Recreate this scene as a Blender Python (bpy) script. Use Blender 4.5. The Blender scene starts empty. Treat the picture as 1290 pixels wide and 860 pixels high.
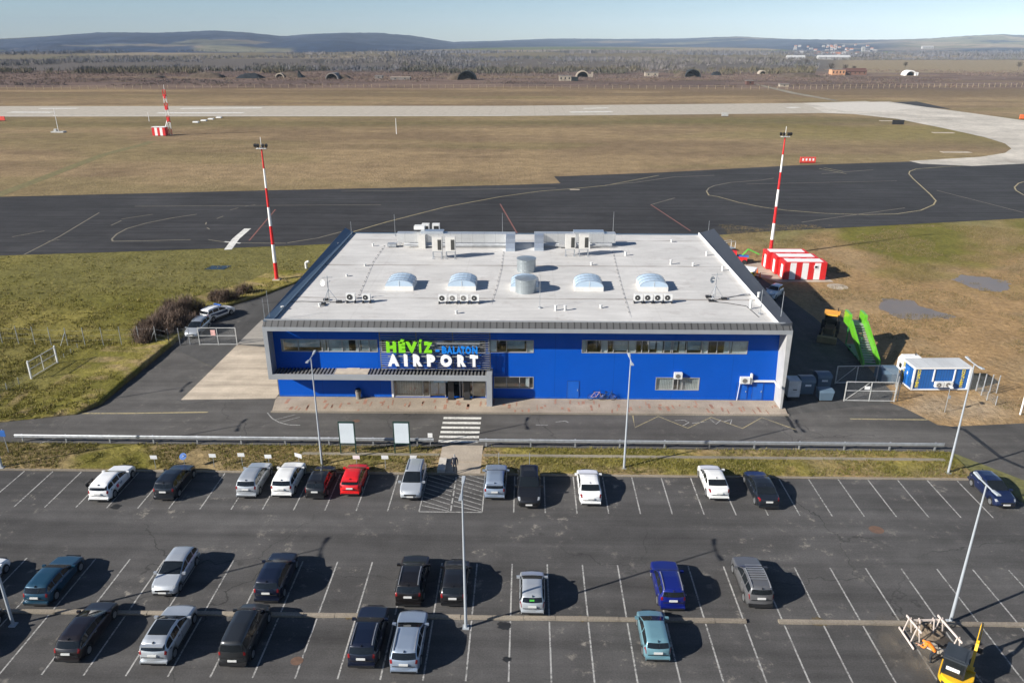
import bpy, math, random
import numpy as np
from mathutils import Vector, Matrix
RND = random.Random(11)
C = bpy.context.scene.collection
S = bpy.context.scene
# ---------------------------------------------------------------- camera numbers (surveyed from the photograph)
H, F = 34.0, 960.0
TH = math.radians(21.5437); YAW = math.radians(1.110)
ST, CT, SY, CY = math.sin(TH), math.cos(TH), math.sin(YAW), math.cos(YAW)
def G(px, py, z=0.0):
    """survey helper: the ground point seen at a pixel of the 1290x860 photograph"""
    u = (px - 645) / F; v = (py - 430) / F
    dn = ST + v * CT; fw = CT - v * ST
    t = (H - z) / dn
    return Vector((u * t * CY - fw * t * SY, u * t * SY + fw * t * CY, z))
def GX(px, py, y):
    u = (px - 645) / F; v = (py - 430) / F
    fw = CT - v * ST; dn = ST + v * CT
    dx = u * CY - fw * SY; dy = u * SY + fw * CY
    t = y / dy
    return dx * t, H - dn * t
# ---------------------------------------------------------------- mesh builder
class MB:
    def __init__(s): s.v = []; s.f = []; s.m = []
    def add(s, vs, fs, m=0):
        o = len(s.v); s.v += [tuple(p) for p in vs]
        s.f += [tuple(i + o for i in f) for f in fs]; s.m += [m] * len(fs); return s
    def box(s, x0, x1, y0, y1, z0, z1, m=0):
        return s.add([(x0,y0,z0),(x1,y0,z0),(x1,y1,z0),(x0,y1,z0),(x0,y0,z1),(x1,y0,z1),(x1,y1,z1),(x0,y1,z1)],
                     [(3,2,1,0),(4,5,6,7),(0,1,5,4),(1,2,6,5),(2,3,7,6),(3,0,4,7)], m)
    def cbox(s, x, y, z, sx, sy, sz, m=0):
        return s.box(x-sx/2, x+sx/2, y-sy/2, y+sy/2, z-sz/2, z+sz/2, m)
    def bar(s, p, q, w, h=None, m=0, up=(0,0,1)):
        p, q = Vector(p), Vector(q); h = h or w
        d = (q - p).normalized(); u = Vector(up)
        if abs(d.dot(u)) > .98: u = Vector((0,1,0))
        a = d.cross(u).normalized(); b = a.cross(d).normalized()
        a *= w/2; b *= h/2
        vs = [p-a-b, p+a-b, p+a+b, p-a+b, q-a-b, q+a-b, q+a+b, q-a+b]
        return s.add(vs, [(3,2,1,0),(4,5,6,7),(0,1,5,4),(1,2,6,5),(2,3,7,6),(3,0,4,7)], m)
    def tube(s, p, q, r0, r1=None, n=8, m=0, caps=True):
        p, q = Vector(p), Vector(q); r1 = r0 if r1 is None else r1
        d = (q - p).normalized(); u = Vector((0,0,1))
        if abs(d.dot(u)) > .98: u = Vector((0,1,0))
        a = d.cross(u).normalized(); b = a.cross(d).normalized()
        vs = []
        for c, r in ((p, r0), (q, r1)):
            for k in range(n):
                t = 2*math.pi*k/n; vs.append(c + a*(math.cos(t)*r) + b*(math.sin(t)*r))
        fs = [(k, (k+1) % n, n+(k+1) % n, n+k) for k in range(n)]
        if caps: fs += [tuple(range(n-1,-1,-1)), tuple(range(n, 2*n))]
        return s.add(vs, fs, m)
    def prism(s, pts, z0, z1, m=0):
        n = len(pts)
        a = sum(pts[i][0]*pts[(i+1)%n][1]-pts[(i+1)%n][0]*pts[i][1] for i in range(n))
        if a < 0: pts = pts[::-1]
        vs = [(p[0],p[1],z0) for p in pts] + [(p[0],p[1],z1) for p in pts]
        return s.add(vs, [tuple(range(n-1,-1,-1)), tuple(range(n,2*n))] + [(i,(i+1)%n,n+(i+1)%n,n+i) for i in range(n)], m)
    def xprof(s, pts, x0, x1, m=0):
        """profile of (y,z) extruded along x"""
        n = len(pts)
        vs = [(x0,p[0],p[1]) for p in pts] + [(x1,p[0],p[1]) for p in pts]
        return s.add(vs, [tuple(range(n-1,-1,-1)), tuple(range(n,2*n))] + [(i,(i+1)%n,n+(i+1)%n,n+i) for i in range(n)], m)
    def poly(s, pts, m=0):
        return s.add(pts, [tuple(range(len(pts)))], m)
    def ribbon(s, pts, w, z, m=0):
        L = []; Rr = []
        for i, p in enumerate(pts):
            p = Vector((p[0], p[1]))
            a = Vector(pts[max(0,i-1)][:2]); b = Vector(pts[min(len(pts)-1,i+1)][:2])
            d = (b-a).normalized(); nrm = Vector((-d.y, d.x))*w/2
            L.append(p+nrm); Rr.append(p-nrm)
        for i in range(len(pts)-1):
            s.add([(Rr[i].x,Rr[i].y,z),(Rr[i+1].x,Rr[i+1].y,z),(L[i+1].x,L[i+1].y,z),(L[i].x,L[i].y,z)], [(0,1,2,3)], m)
        return s
    def build(s, name, mats, parent=None, loc=None, rz=0, smooth=False, **kw):
        me = bpy.data.meshes.new(name); me.from_pydata(s.v, [], s.f)
        if not isinstance(mats, (list, tuple)): mats = [mats]
        for m in mats: me.materials.append(m)
        if len(mats) > 1: me.polygons.foreach_set('material_index', s.m)
        if smooth: me.polygons.foreach_set('use_smooth', [True]*len(me.polygons))
        me.update()
        return link(name, me, parent, loc, rz, **kw)
def link(name, me, parent=None, loc=None, rz=0, label=None, cat=None, group=None, kind=None):
    o = bpy.data.objects.new(name, me); C.objects.link(o)
    if parent: o.parent = parent
    if loc is not None: o.location = loc
    o.rotation_euler = (0,0,rz)
    return tag(o, label, cat, group, kind)
def tag(o, label=None, cat=None, group=None, kind=None):
    if label: o['label'] = label
    if cat: o['category'] = cat
    if group: o['group'] = group
    if kind: o['kind'] = kind
    return o
def thing(name, label, cat, loc=(0,0,0), rz=0, group=None):
    return link(name, None, None, loc, rz, label, cat, group)
def dup(root, loc, rz=0, label=None, group=None, scale=None):
    r = root.copy(); C.objects.link(r); r.location = loc; r.rotation_euler = (0,0,rz)
    if scale: r.scale = scale
    if label: r['label'] = label
    if group: r['group'] = group
    def rec(src, dst):
        for ch in list(src.children):
            c = ch.copy(); C.objects.link(c); c.parent = dst; rec(ch, c)
    rec(root, r)
    return r
def fast_mesh(name, V, FA, mats, col=None, kind='stuff', label=None, mi=None, fn=3, smooth=False, parent=None, loc=None):
    """numpy arrays -> mesh: V (n,3), FA (m,fn); col per-vertex rgb"""
    me = bpy.data.meshes.new(name)
    V = np.asarray(V, dtype=np.float32); FA = np.asarray(FA, dtype=np.int32)
    n, m = len(V), len(FA)
    me.vertices.add(n); me.vertices.foreach_set('co', V.ravel())
    me.loops.add(m*fn); me.loops.foreach_set('vertex_index', FA.ravel())
    me.polygons.add(m); me.polygons.foreach_set('loop_start', np.arange(m, dtype=np.int32)*fn)
    try: me.polygons.foreach_set('loop_total', np.full(m, fn, dtype=np.int32))
    except Exception: pass
    if smooth: me.polygons.foreach_set('use_smooth', np.ones(m, dtype=bool))
    me.update(calc_edges=True); me.validate()
    if col is not None:
        at = me.color_attributes.new('tint', 'FLOAT_COLOR', 'POINT')
        c4 = np.ones((n,4), dtype=np.float32); c4[:,:3] = col
        at.data.foreach_set('color', c4.ravel())
    for q in (mats if isinstance(mats,(list,tuple)) else [mats]): me.materials.append(q)
    if mi is not None: me.polygons.foreach_set('material_index', np.asarray(mi, dtype=np.int32))
    return link(name, me, parent, loc, 0, label, None, None, kind)
# ---------------------------------------------------------------- value noise (numpy) for where grass, mud and woods lie
_T = np.random.RandomState(3).rand(256,256)
def vnoise(x, y):
    xi = np.floor(x).astype(int); yi = np.floor(y).astype(int)
    fx = x-xi; fy = y-yi; fx = fx*fx*(3-2*fx); fy = fy*fy*(3-2*fy)
    g = lambda a,b: _T[a & 255, b & 255]
    return (g(xi,yi)*(1-fx)+g(xi+1,yi)*fx)*(1-fy)+(g(xi,yi+1)*(1-fx)+g(xi+1,yi+1)*fx)*fy
def fbm(x, y, o=4):
    s = 0; a = .5; t = 0
    for k in range(o):
        s = s + a*vnoise(x*2**k+17*k, y*2**k+31*k); t += a; a *= .5
    return s/t
# ---------------------------------------------------------------- materials
MC = {}
def lin(r, g, b):
    f = lambda c: (c/255/12.92 if c/255 <= .04045 else ((c/255+.055)/1.055)**2.4)
    return (f(r), f(g), f(b))
def nodes(name):
    m = bpy.data.materials.new(name); m.use_nodes = True
    nt = m.node_tree; b = nt.nodes['Principled BSDF']
    return m, nt, b
def N(nt, t, **kw):
    n = nt.nodes.new(t)
    for k, v in kw.items():
        if k in n.inputs: n.inputs[k].default_value = v
        else: setattr(n, k, v)
    return n
def noise(nt, vec, scale, detail=4, rough=.55):
    n = N(nt, 'ShaderNodeTexNoise'); n.inputs['Scale'].default_value = scale
    n.inputs['Detail'].default_value = detail; n.inputs['Roughness'].default_value = rough
    if vec is not None: nt.links.new(vec, n.inputs['Vector'])
    return n.outputs['Fac']
def ramp(nt, fac, a, b, lo=0., hi=1.):
    n = N(nt, 'ShaderNodeMapRange'); n.inputs['From Min'].default_value = a; n.inputs['From Max'].default_value = b
    n.inputs['To Min'].default_value = lo; n.inputs['To Max'].default_value = hi
    nt.links.new(fac, n.inputs['Value']); return n.outputs['Result']
def mathn(nt, op, a, b=None):
    n = N(nt, 'ShaderNodeMath', operation=op)
    for i, q in enumerate((a, b)):
        if q is None: continue
        if isinstance(q, (int, float)): n.inputs[i].default_value = q
        else: nt.links.new(q, n.inputs[i])
    return n.outputs[0]
def mixc(nt, fac, a, b, mode='MIX'):
    n = N(nt, 'ShaderNodeMix', data_type='RGBA', blend_type=mode)
    for idx, q in ((0, fac), (6, a), (7, b)):
        if isinstance(q, (int, float)): n.inputs[idx].default_value = q
        elif isinstance(q, tuple): n.inputs[idx].default_value = (*q, 1)
        else: nt.links.new(q, n.inputs[idx])
    return n.outputs[2]
def bump(nt, b, h, strength, dist):
    n = N(nt, 'ShaderNodeBump'); n.inputs['Strength'].default_value = strength; n.inputs['Distance'].default_value = dist
    nt.links.new(h, n.inputs['Height']); nt.links.new(n.outputs['Normal'], b.inputs['Normal'])
def objco(nt, scale=None):
    t = N(nt, 'ShaderNodeTexCoord').outputs['Object']
    if scale:
        mp = N(nt, 'ShaderNodeMapping'); mp.inputs['Scale'].default_value = scale
        nt.links.new(t, mp.inputs['Vector']); return mp.outputs['Vector']
    return t
def M(name, col, rough=.6, metal=0., var=.18, scale=1.5, coat=0., spec=.5):
    """plain material with procedural mottling in value and gloss"""
    if name in MC: return MC[name]
    m, nt, b = nodes(name)
    co = objco(nt)
    n = noise(nt, co, scale, 5)
    b.inputs['Metallic'].default_value = metal
    b.inputs['Specular IOR Level'].default_value = spec
    b.inputs['Coat Weight'].default_value = coat; b.inputs['Coat Roughness'].default_value = .06
    lo = tuple(c*(1-var) for c in col); hi = tuple(min(1, c*(1+var)) for c in col)
    nt.links.new(mixc(nt, ramp(nt, n, .3, .7), lo, hi), b.inputs['Base Color'])
    nt.links.new(ramp(nt, n, .3, .7, max(.02, rough*.85), min(1, rough*1.15)), b.inputs['Roughness'])
    MC[name] = m; return m
def asphalt(name, base, pale=.5, streak=.25, crack=True, spots=True, streak_dir='x'):
    m, nt, b = nodes(name); co = objco(nt)
    big = noise(nt, co, .05, 6, .6); mid = noise(nt, co, .45, 5, .6); fine = noise(nt, co, 9, 3, .7)
    st = noise(nt, objco(nt, (.03,.5,1) if streak_dir == 'x' else (.5,.03,1)), 1.3, 5, .6)
    v = mathn(nt, 'MULTIPLY', ramp(nt, big, .3, .7, .72, 1.28), ramp(nt, st, .3, .7, 1-streak, 1+streak))
    v = mathn(nt, 'MULTIPLY', v, ramp(nt, mid, .3, .7, .85, 1.15))
    v = mathn(nt, 'MULTIPLY', v, ramp(nt, fine, .25, .75, .72, 1.28))
    c = mixc(nt, 1., base, (1,1,1), 'MULTIPLY')
    n = N(nt, 'ShaderNodeMix', data_type='RGBA', blend_type='MULTIPLY'); n.inputs[0].default_value = 1
    n.inputs[6].default_value = (*base, 1); nt.links.new(v, n.inputs[7]); c = n.outputs[2]
    if spots:
        sp = noise(nt, co, .9, 6, .75); ms = ramp(nt, sp, .57, .68)
        ms = mathn(nt, 'MULTIPLY', ms, ramp(nt, noise(nt, co, .16, 3), .47, .60))
        ms = mathn(nt, 'MULTIPLY', ms, pale)
        c = mixc(nt, ms, c, (.26,.235,.2))
        oil = ramp(nt, noise(nt, co, .33, 3, .5), .70, .76, 0, .6)
        c = mixc(nt, oil, c, (.018,.017,.016))
    if crack:
        vo = N(nt, 'ShaderNodeTexVoronoi', feature='DISTANCE_TO_EDGE'); vo.inputs['Scale'].default_value = .085
        wv = N(nt, 'ShaderNodeVectorMath', operation='ADD'); nc = N(nt, 'ShaderNodeTexNoise'); nc.inputs['Scale'].default_value = .5
        nc.inputs['Detail'].default_value = 6
        sc = N(nt, 'ShaderNodeVectorMath', operation='SCALE'); sc.inputs['Scale'].default_value = 2.4
        nt.links.new(co, nc.inputs['Vector']); nt.links.new(nc.outputs['Color'], sc.inputs[0])
        nt.links.new(co, wv.inputs[0]); nt.links.new(sc.outputs[0], wv.inputs[1]); nt.links.new(wv.outputs[0], vo.inputs['Vector'])
        ck = ramp(nt, vo.outputs['Distance'], .001, .005, .7, 0)
        ck = mathn(nt, 'MULTIPLY', ck, ramp(nt, noise(nt, co, .06, 2), .45, .6))
        c = mixc(nt, ck, c, (.02,.02,.02))
    nt.links.new(c, b.inputs['Base Color'])
    b.inputs['Roughness'].default_value = .88; b.inputs['Specular IOR Level'].default_value = .25
    bump(nt, b, fine, .25, .02)
    MC[name] = m; return m
def tinted(name, rough=.9, scale=2.5, var=.3, bmp=0., bscale=1.2, spec=.2, bdist=.25):
    """base colour from the mesh's own tint attribute with fine mottling"""
    m, nt, b = nodes(name)
    a = N(nt, 'ShaderNodeAttribute', attribute_name='tint').outputs['Color']; co = objco(nt)
    f = noise(nt, co, scale, 6, .65); f2 = noise(nt, co, scale*.13, 4, .6)
    v = mathn(nt, 'MULTIPLY', ramp(nt, f, .28, .72, 1-var, 1+var), ramp(nt, f2, .3, .7, 1-var*.6, 1+var*.6))
    n = N(nt, 'ShaderNodeMix', data_type='RGBA', blend_type='MULTIPLY'); n.inputs[0].default_value = 1
    nt.links.new(a, n.inputs[6]); nt.links.new(v, n.inputs[7])
    nt.links.new(n.outputs[2], b.inputs['Base Color'])
    b.inputs['Roughness'].default_value = rough; b.inputs['Specular IOR Level'].default_value = spec
    if bmp: bump(nt, b, noise(nt, co, bscale, 6, .7), bmp, bdist)
    MC[name] = m; return m
def paint_line(name, col, wear=.5):
    m, nt, b = nodes(name); co = objco(nt)
    n = noise(nt, co, 5, 5, .7); n2 = noise(nt, co, .5, 3)
    w = mathn(nt, 'MULTIPLY', ramp(nt, n, .42, .62), ramp(nt, n2, .35, .65, wear*.4, wear*1.6))
    nt.links.new(mixc(nt, w, col, (.09,.088,.085)), b.inputs['Base Color']); b.inputs['Roughness'].default_value = .8
    MC[name] = m; return m
def glassy(name, col, rough=.05):
    m, nt, b = nodes(name); co = objco(nt)
    n = noise(nt, co, .7, 2)
    nt.links.new(mixc(nt, n, tuple(c*.6 for c in col), tuple(c*1.4 for c in col)), b.inputs['Base Color'])
    b.inputs['Roughness'].default_value = rough; b.inputs['IOR'].default_value = 1.5
    MC[name] = m; return m
def seams(name, base, axis, pitch, dark=.5, rough=.6, metal=0., width=.06, var=.12, bmp=.4):
    """sheet surface with joints every `pitch` metres along one axis (standing seams, membrane laps, panels)"""
    m, nt, b = nodes(name); co = objco(nt)
    sx = N(nt, 'ShaderNodeSeparateXYZ'); nt.links.new(co, sx.inputs[0])
    f = mathn(nt, 'FRACT', mathn(nt, 'DIVIDE', sx.outputs['xyz'.index(axis)], pitch))
    j = mathn(nt, 'LESS_THAN', mathn(nt, 'ABSOLUTE', mathn(nt, 'SUBTRACT', f, .5)), width/pitch/2)
    n1 = noise(nt, co, .35, 6, .6); n2 = noise(nt, co, 4, 4)
    v = mathn(nt, 'MULTIPLY', ramp(nt, n1, .3, .7, 1-var, 1+var), ramp(nt, n2, .3, .7, 1-var*.4, 1+var*.4))
    q = N(nt, 'ShaderNodeMix', data_type='RGBA', blend_type='MULTIPLY'); q.inputs[0].default_value = 1
    q.inputs[6].default_value = (*base, 1); nt.links.new(v, q.inputs[7])
    nt.links.new(mixc(nt, mathn(nt, 'MULTIPLY', j, dark), q.outputs[2], tuple(c*.25 for c in base)), b.inputs['Base Color'])
    b.inputs['Roughness'].default_value = rough; b.inputs['Metallic'].default_value = metal
    if bmp: bump(nt, b, j, bmp, .03)
    MC[name] = m; return m
WHITE = M('white_paint', (.78,.78,.77), .5, var=.06)
GALV = M('galvanised_steel', (.42,.44,.46), .45, .55, var=.15, scale=3)
LAMPGREY = M('lamp_grey', (.37,.40,.43), .5, .1, var=.08)
DARK = M('dark_plastic', (.018,.018,.02), .6, var=.2)
RUBBER = M('tyre_rubber', (.012,.012,.012), .85, var=.2)
RIM = M('alloy_rim', (.35,.36,.37), .35, .7, var=.1, scale=8)
RED = M('signal_red', (.58,.022,.018), .5, var=.12)
YEL = M('machine_yellow', (.75,.43,.015), .45, var=.1)
CGLASS = glassy('car_glass', (.010,.013,.016), .04)
CONC = asphalt('pale_concrete', (.40,.34,.27), .4, .12, crack=False, spots=False)
LINE = paint_line('white_line_paint', (.40,.39,.37), .8)
LINEB = paint_line('bright_white_paint', (.72,.70,.64), .45)
YLINE = paint_line('yellow_line_paint', (.40,.33,.17), .7)
RLINE = paint_line('red_line_paint', (.22,.075,.055), .5)
FLINE = paint_line('faded_line_paint', (.22,.19,.13), .7)
# ================================================================ camera, light, air
cam = bpy.data.cameras.new('camera'); co_ = bpy.data.objects.new('camera', cam); C.objects.link(co_)
cam.sensor_width = 36; cam.lens = F/1290*36; cam.clip_start = .5; cam.clip_end = 30000
co_.location = (0,0,H); co_.rotation_euler = (math.pi/2-TH, 0, YAW); S.camera = co_
AZ = math.radians(25.0); EL = math.radians(27.6)
sv = Vector((-math.cos(AZ)*math.cos(EL), -math.sin(AZ)*math.cos(EL), math.sin(EL)))
sl = bpy.data.lights.new('sun', 'SUN'); sl.energy = 5.0; sl.angle = math.radians(.5); sl.color = (1,.95,.87)
so = bpy.data.objects.new('sun', sl); C.objects.link(so); so.rotation_euler = sv.to_track_quat('Z','Y').to_euler(); so.location = (-60,-30,80)
SROT = math.atan2(sv.x, sv.y)
W = bpy.data.worlds.new('World'); S.world = W; W.use_nodes = True
nt = W.node_tree; sky = nt.nodes.new('ShaderNodeTexSky'); sky.sky_type = 'NISHITA'; sky.sun_disc = False
sky.sun_elevation = EL; sky.sun_rotation = SROT; sky.air_density = .7; sky.dust_density = .15; sky.ozone_density = 3.5
bg = nt.nodes['Background']; nt.links.new(sky.outputs[0], bg.inputs['Color']); bg.inputs['Strength'].default_value = .06
S.view_settings.view_transform = 'Standard'; S.view_settings.look = 'None'; S.view_settings.exposure = 0.82; S.view_settings.gamma = 1
S.view_settings.use_curve_mapping = False
S.cycles.max_bounces = 5; S.cycles.diffuse_bounces = 2; S.cycles.glossy_bounces = 3; S.cycles.transmission_bounces = 4
S.cycles.volume_bounces = 0; S.cycles.transparent_max_bounces = 8; S.cycles.use_adaptive_sampling = True; S.cycles.adaptive_threshold = .02
S.cycles.use_denoising = True
S.cycles.sample_clamp_indirect = 3
HAZE = 5.6e-5
hm = bpy.data.materials.new('haze_air'); hm.use_nodes = True; hn = hm.node_tree; hn.nodes.remove(hn.nodes['Principled BSDF'])
pv = hn.nodes.new('ShaderNodeVolumePrincipled'); pv.inputs['Color'].default_value = (.70,.85,1,1); pv.inputs['Density'].default_value = HAZE
pv.inputs['Anisotropy'].default_value = -.4
hn.links.new(pv.outputs[0], hn.nodes['Material Output'].inputs['Volume'])
MB().box(-12500,12500,-600,12500,-1.2,330).build('haze', hm, kind='stuff')
tag(bpy.data.objects['haze'], 'thin blue haze over the far plain and hills')

# ================================================================ ground
def interp(x, tab): return np.interp(x, [t[0] for t in tab], [t[1] for t in tab])
Ys = [5.0]
while Ys[-1] < 12000:
    y = Ys[-1]; Ys.append(y + (1.3 if y < 180 else y*.0095 if y < 1200 else y*.02))
Ys = np.array(Ys); NJ = 300
k = np.linspace(-1, 1, NJ); k = k*(.55+.45*np.abs(k))
YY = np.repeat(Ys[:,None], NJ, 1); XX = k[None,:]*(YY*1.05+70)
def sm(a, b, x):
    t = np.clip((x-a)/(b-a), 0, 1); return t*t*(3-2*t)
def pxcol(X, Y):                                   # bearing of a far place, as the survey's pixel column
    return 645 + F*(X*CY+Y*SY)/np.maximum(1, (-X*SY+Y*CY))/1.0*CT**0 * (1/ (1/CT)) * 1.0
GREEN = np.array([.134,.122,.026]); GREEN2 = np.array([.205,.172,.046]); TAN = np.array([.270,.194,.108]); TAN2 = np.array([.190,.134,.078])
OLIVE = np.array([.125,.110,.045]); MUD = np.array([.30,.195,.095]); BRUSH = np.array([.115,.080,.068]); BRUSH2 = np.array([.165,.115,.092])
def mix(a, b, t): return a*(1-t[...,None]) + b*t[...,None]
n1 = fbm(XX/23, YY/23); n2 = fbm(XX/6+9, YY/6, 3); n3 = fbm(XX/70+3, YY/40+8)
nearside = YY < 122.5 + (XX+90)*.175 + 20
green = mix(GREEN, GREEN2, sm(.40,.62,n1*.6+n2*.4))
green = mix(green, OLIVE*1.25, sm(.5,.68,n3)*.6)
right = mix(mix(OLIVE*1.45, MUD, sm(.36,.60, n1*.5+n3*.5+.14*sm(150,96,YY))), TAN*1.05, sm(.5,.66,n2)*.55)
right = mix(right, GREEN*1.05, sm(.46,.60,n1)*sm(112,140,YY+n3*20))
right = mix(right, MUD*1.12, sm(.045,.012,np.abs(fbm(XX/26+40,YY/17+9,3)-.5))*sm(128,110,YY)*.6)
right = mix(right, GREEN*1.1, sm(76,70,YY)*sm(56,62,XX)*sm(.35,.5,n2))
sand = np.exp(-(((XX-42.5)/5.5)**2+((YY-69.2)/2.6)**2)**1.5)
right = mix(right, np.array([.36,.28,.19])+0*right, sand*sm(.35,.5,n2)*.9)
near = mix(green, right, sm(24,30,XX))
air = mix(TAN, TAN2, sm(.36,.64, fbm(XX/60, YY/14)*.6+n1*.4))
air = mix(air, OLIVE*1.3, sm(.50,.66,fbm(XX/90+5, YY/30+2))*.35)
air = mix(air, OLIVE, np.exp(-((YY-(352+XX*.07))/16)**2)*.6)
air = mix(air, GREEN*1.15, sm(60,130,XX)*sm(250,330,YY)*sm(400,350,YY)*.5*sm(.4,.6,n3+.1))
air = mix(air, TAN2*.85, sm(470,560,YY)*sm(.40,.6,fbm(XX/160, YY/22)))
col = np.where(nearside[...,None], near, air)
br = mix(BRUSH, BRUSH2, sm(.4,.62,fbm(XX/50, YY/30)))
br = mix(br, TAN2, sm(.55,.68,fbm(XX/130+4, YY/40))*.7)
col = mix(col, br, sm(570,640,YY+(fbm(XX/40,YY/40)-.5)*90))
wood = np.array([.11,.095,.085]); far = mix(np.array([.15,.125,.085]), np.array([.10,.115,.06]), sm(.45,.55,fbm(XX/500, YY/900,2)))
far = mix(far, np.array([.22,.18,.13]), sm(.55,.6,fbm(XX/420+7, YY/700+3,2)))
col = mix(col, wood+0*col, sm(900,980,YY+(fbm(XX/80,YY/80)-.5)*120))
col = mix(col, far, sm(1500,1650,YY+(fbm(XX/150,YY/150)-.5)*300))
rf = sm(.36,.40, XX/YY)*sm(900,940,YY)             # open field on the right
col = mix(col, np.array([.23,.18,.115])+0*col, rf*sm(1650,1500,YY))
col = mix(col, wood+0*col, sm(1500,1560,YY)*sm(2300,2200,YY)*sm(.33,.37,XX/YY)*sm(.40,.5,fbm(XX/90,YY/120)))
V = np.stack([XX,YY,np.full_like(XX,-.02)], -1).reshape(-1,3)
ii = np.arange(len(Ys)-1)[:,None]*NJ + np.arange(NJ-1)[None,:]
FA = np.stack([ii, ii+1, ii+NJ+1, ii+NJ], -1).reshape(-1,4)
GM = tinted('ground_grass', .95, 1.6, .34, .9, .9, .1, .35)
gobj = fast_mesh('ground', V, FA, GM, col.reshape(-1,3), 'structure', 'dry grass and bare soil around the airfield', fn=4)

# ---------------- hills
SKY = [(-500,47),(0,49.5),(60,47),(130,43.2),(200,43.5),(270,41.3),(310,43),(355,47),(400,44.5),(440,43.5),(480,43.8),(520,46.5),(570,53),(620,51.8),(700,49.3),(780,49.8),(860,49.3),(930,47.3),(1000,50),(1080,51),(1120,50.5),(1170,49.5),(1220,46.5),(1260,45),(1290,45.8),(1800,44)]
DB = [(-500,2100),(0,2200),(250,2300),(380,2300),(500,2600),(600,3700),(700,4600),(860,4300),(960,3600),(1010,2700),(1100,2500),(1290,2500),(1800,2400)]
na, nd = 420, 90
px = np.linspace(-420, 1710, na); fr = np.linspace(0, 1.5, nd)
PX, FR = np.meshgrid(px, fr)
db = interp(PX, DB); DT = 3300
DD = db + FR*DT
dirx = (PX-645)/F*CT                               # lateral over forward, seen level
topz = H + (51-interp(PX, SKY))/F*1.075*(db+DT)/np.sqrt(1)*1.0
shape = np.where(FR <= 1, sm(0,1,FR)*.6+.4*FR**1.4, 1-.9*sm(1,1.5,FR))
nz = fbm(PX/60+2, FR*4+5, 5)-.5
ZZ = topz*shape + nz*34*np.sin(np.clip(FR,0,1)*math.pi) - 3*sm(.04,0,FR)
XH = DD*(dirx*CY-SY); YH = DD*(dirx*SY+CY)
haze_blue_forest = mix(np.array([.020,.036,.074]), np.array([.040,.055,.092]), sm(.4,.6,fbm(XH/240,YH/300)))  # woods coloured bluer than bark: distance haze painted into the albedo
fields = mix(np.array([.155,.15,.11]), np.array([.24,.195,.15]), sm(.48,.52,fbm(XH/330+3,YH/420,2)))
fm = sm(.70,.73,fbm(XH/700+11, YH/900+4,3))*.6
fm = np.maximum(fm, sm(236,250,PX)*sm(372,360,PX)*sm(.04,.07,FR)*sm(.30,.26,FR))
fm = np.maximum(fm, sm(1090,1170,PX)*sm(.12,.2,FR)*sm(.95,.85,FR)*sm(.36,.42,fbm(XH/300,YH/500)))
ch = mix(haze_blue_forest, fields, fm)
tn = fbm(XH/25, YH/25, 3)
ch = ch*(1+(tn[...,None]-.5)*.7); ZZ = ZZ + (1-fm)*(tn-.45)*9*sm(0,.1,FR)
ii = np.arange(nd-1)[:,None]*na + np.arange(na-1)[None,:]
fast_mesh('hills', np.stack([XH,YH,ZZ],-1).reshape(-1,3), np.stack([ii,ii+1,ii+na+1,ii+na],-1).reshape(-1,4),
          tinted('hill_cover', .95, .02, .25), ch.reshape(-1,3), 'structure', 'wooded hills tinted haze blue with pale fields along the horizon', fn=4, smooth=True)

# ---------------- paved sheets
def sheet(name, pts, z, mat, label=None):
    return MB().poly([(p[0],p[1],z) for p in pts]).build(name, mat, kind='structure', label=label)
LOT = asphalt('car_park_asphalt', (.074,.071,.069), 1., .30)
ROAD = asphalt('road_asphalt', (.088,.083,.078), .5, .25)
YARD = asphalt('yard_asphalt', (.070,.068,.066), .4, .2, streak_dir='y')
TAXI = asphalt('taxiway_asphalt', (.034,.033,.034), .2, .42, crack=True, spots=False)
RUNW = seams('runway_concrete', (.39,.345,.28), 'x', 7.5, .12, .9, width=.5, var=.16, bmp=0)
RUNF = seams('fresh_concrete', (.52,.48,.42), 'x', 7.5, .12, .9, width=.5, var=.08, bmp=0)
sheet('car_park', [(-90,10),(90,10),(90,55.5),(-90,55.5)], 0, LOT)
P = lambda *a: [G(x,y) for x,y in a]
road_pts = [(-95,60.2),(37.6,60.2)] + P((1290,606),(1420,640)) + P((1420,530),(1290,533),(1222,536),(1200,537),(1181,535),(1165,526.5),(1138,513),(1121,507)) \
    + [(27,70.3),(-26,70.3)] + P((215,437),(128,509),(97,521.6),(50,526),(0,531),(-120,538))
sheet('road', road_pts, .004, ROAD)
yard_r = [(25.3,67),(25.3,112)] + P((880,288),(904,294),(923,314),(957.6,349),(971.7,359),(992,374.5),(1025,399),(1072,440),(1125,495),(1121,507))
sheet('yard', yard_r, .008, YARD)
yard_l = [(-25.4,69.9)] + P((215,437),(281,388.6),(330,373),(372,357),(398,343),(425,322)) + [(-27,112),(-25.4,112)]
sheet('service_lane', yard_l, .008, YARD)
sheet('concrete_pad', P((228,503.5),(347,502)) + [(-25.35,82.5)] + P((299,434)), .014, asphalt('pad_concrete', (.385,.325,.255), .3, .3, crack=False, spots=False))
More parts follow.
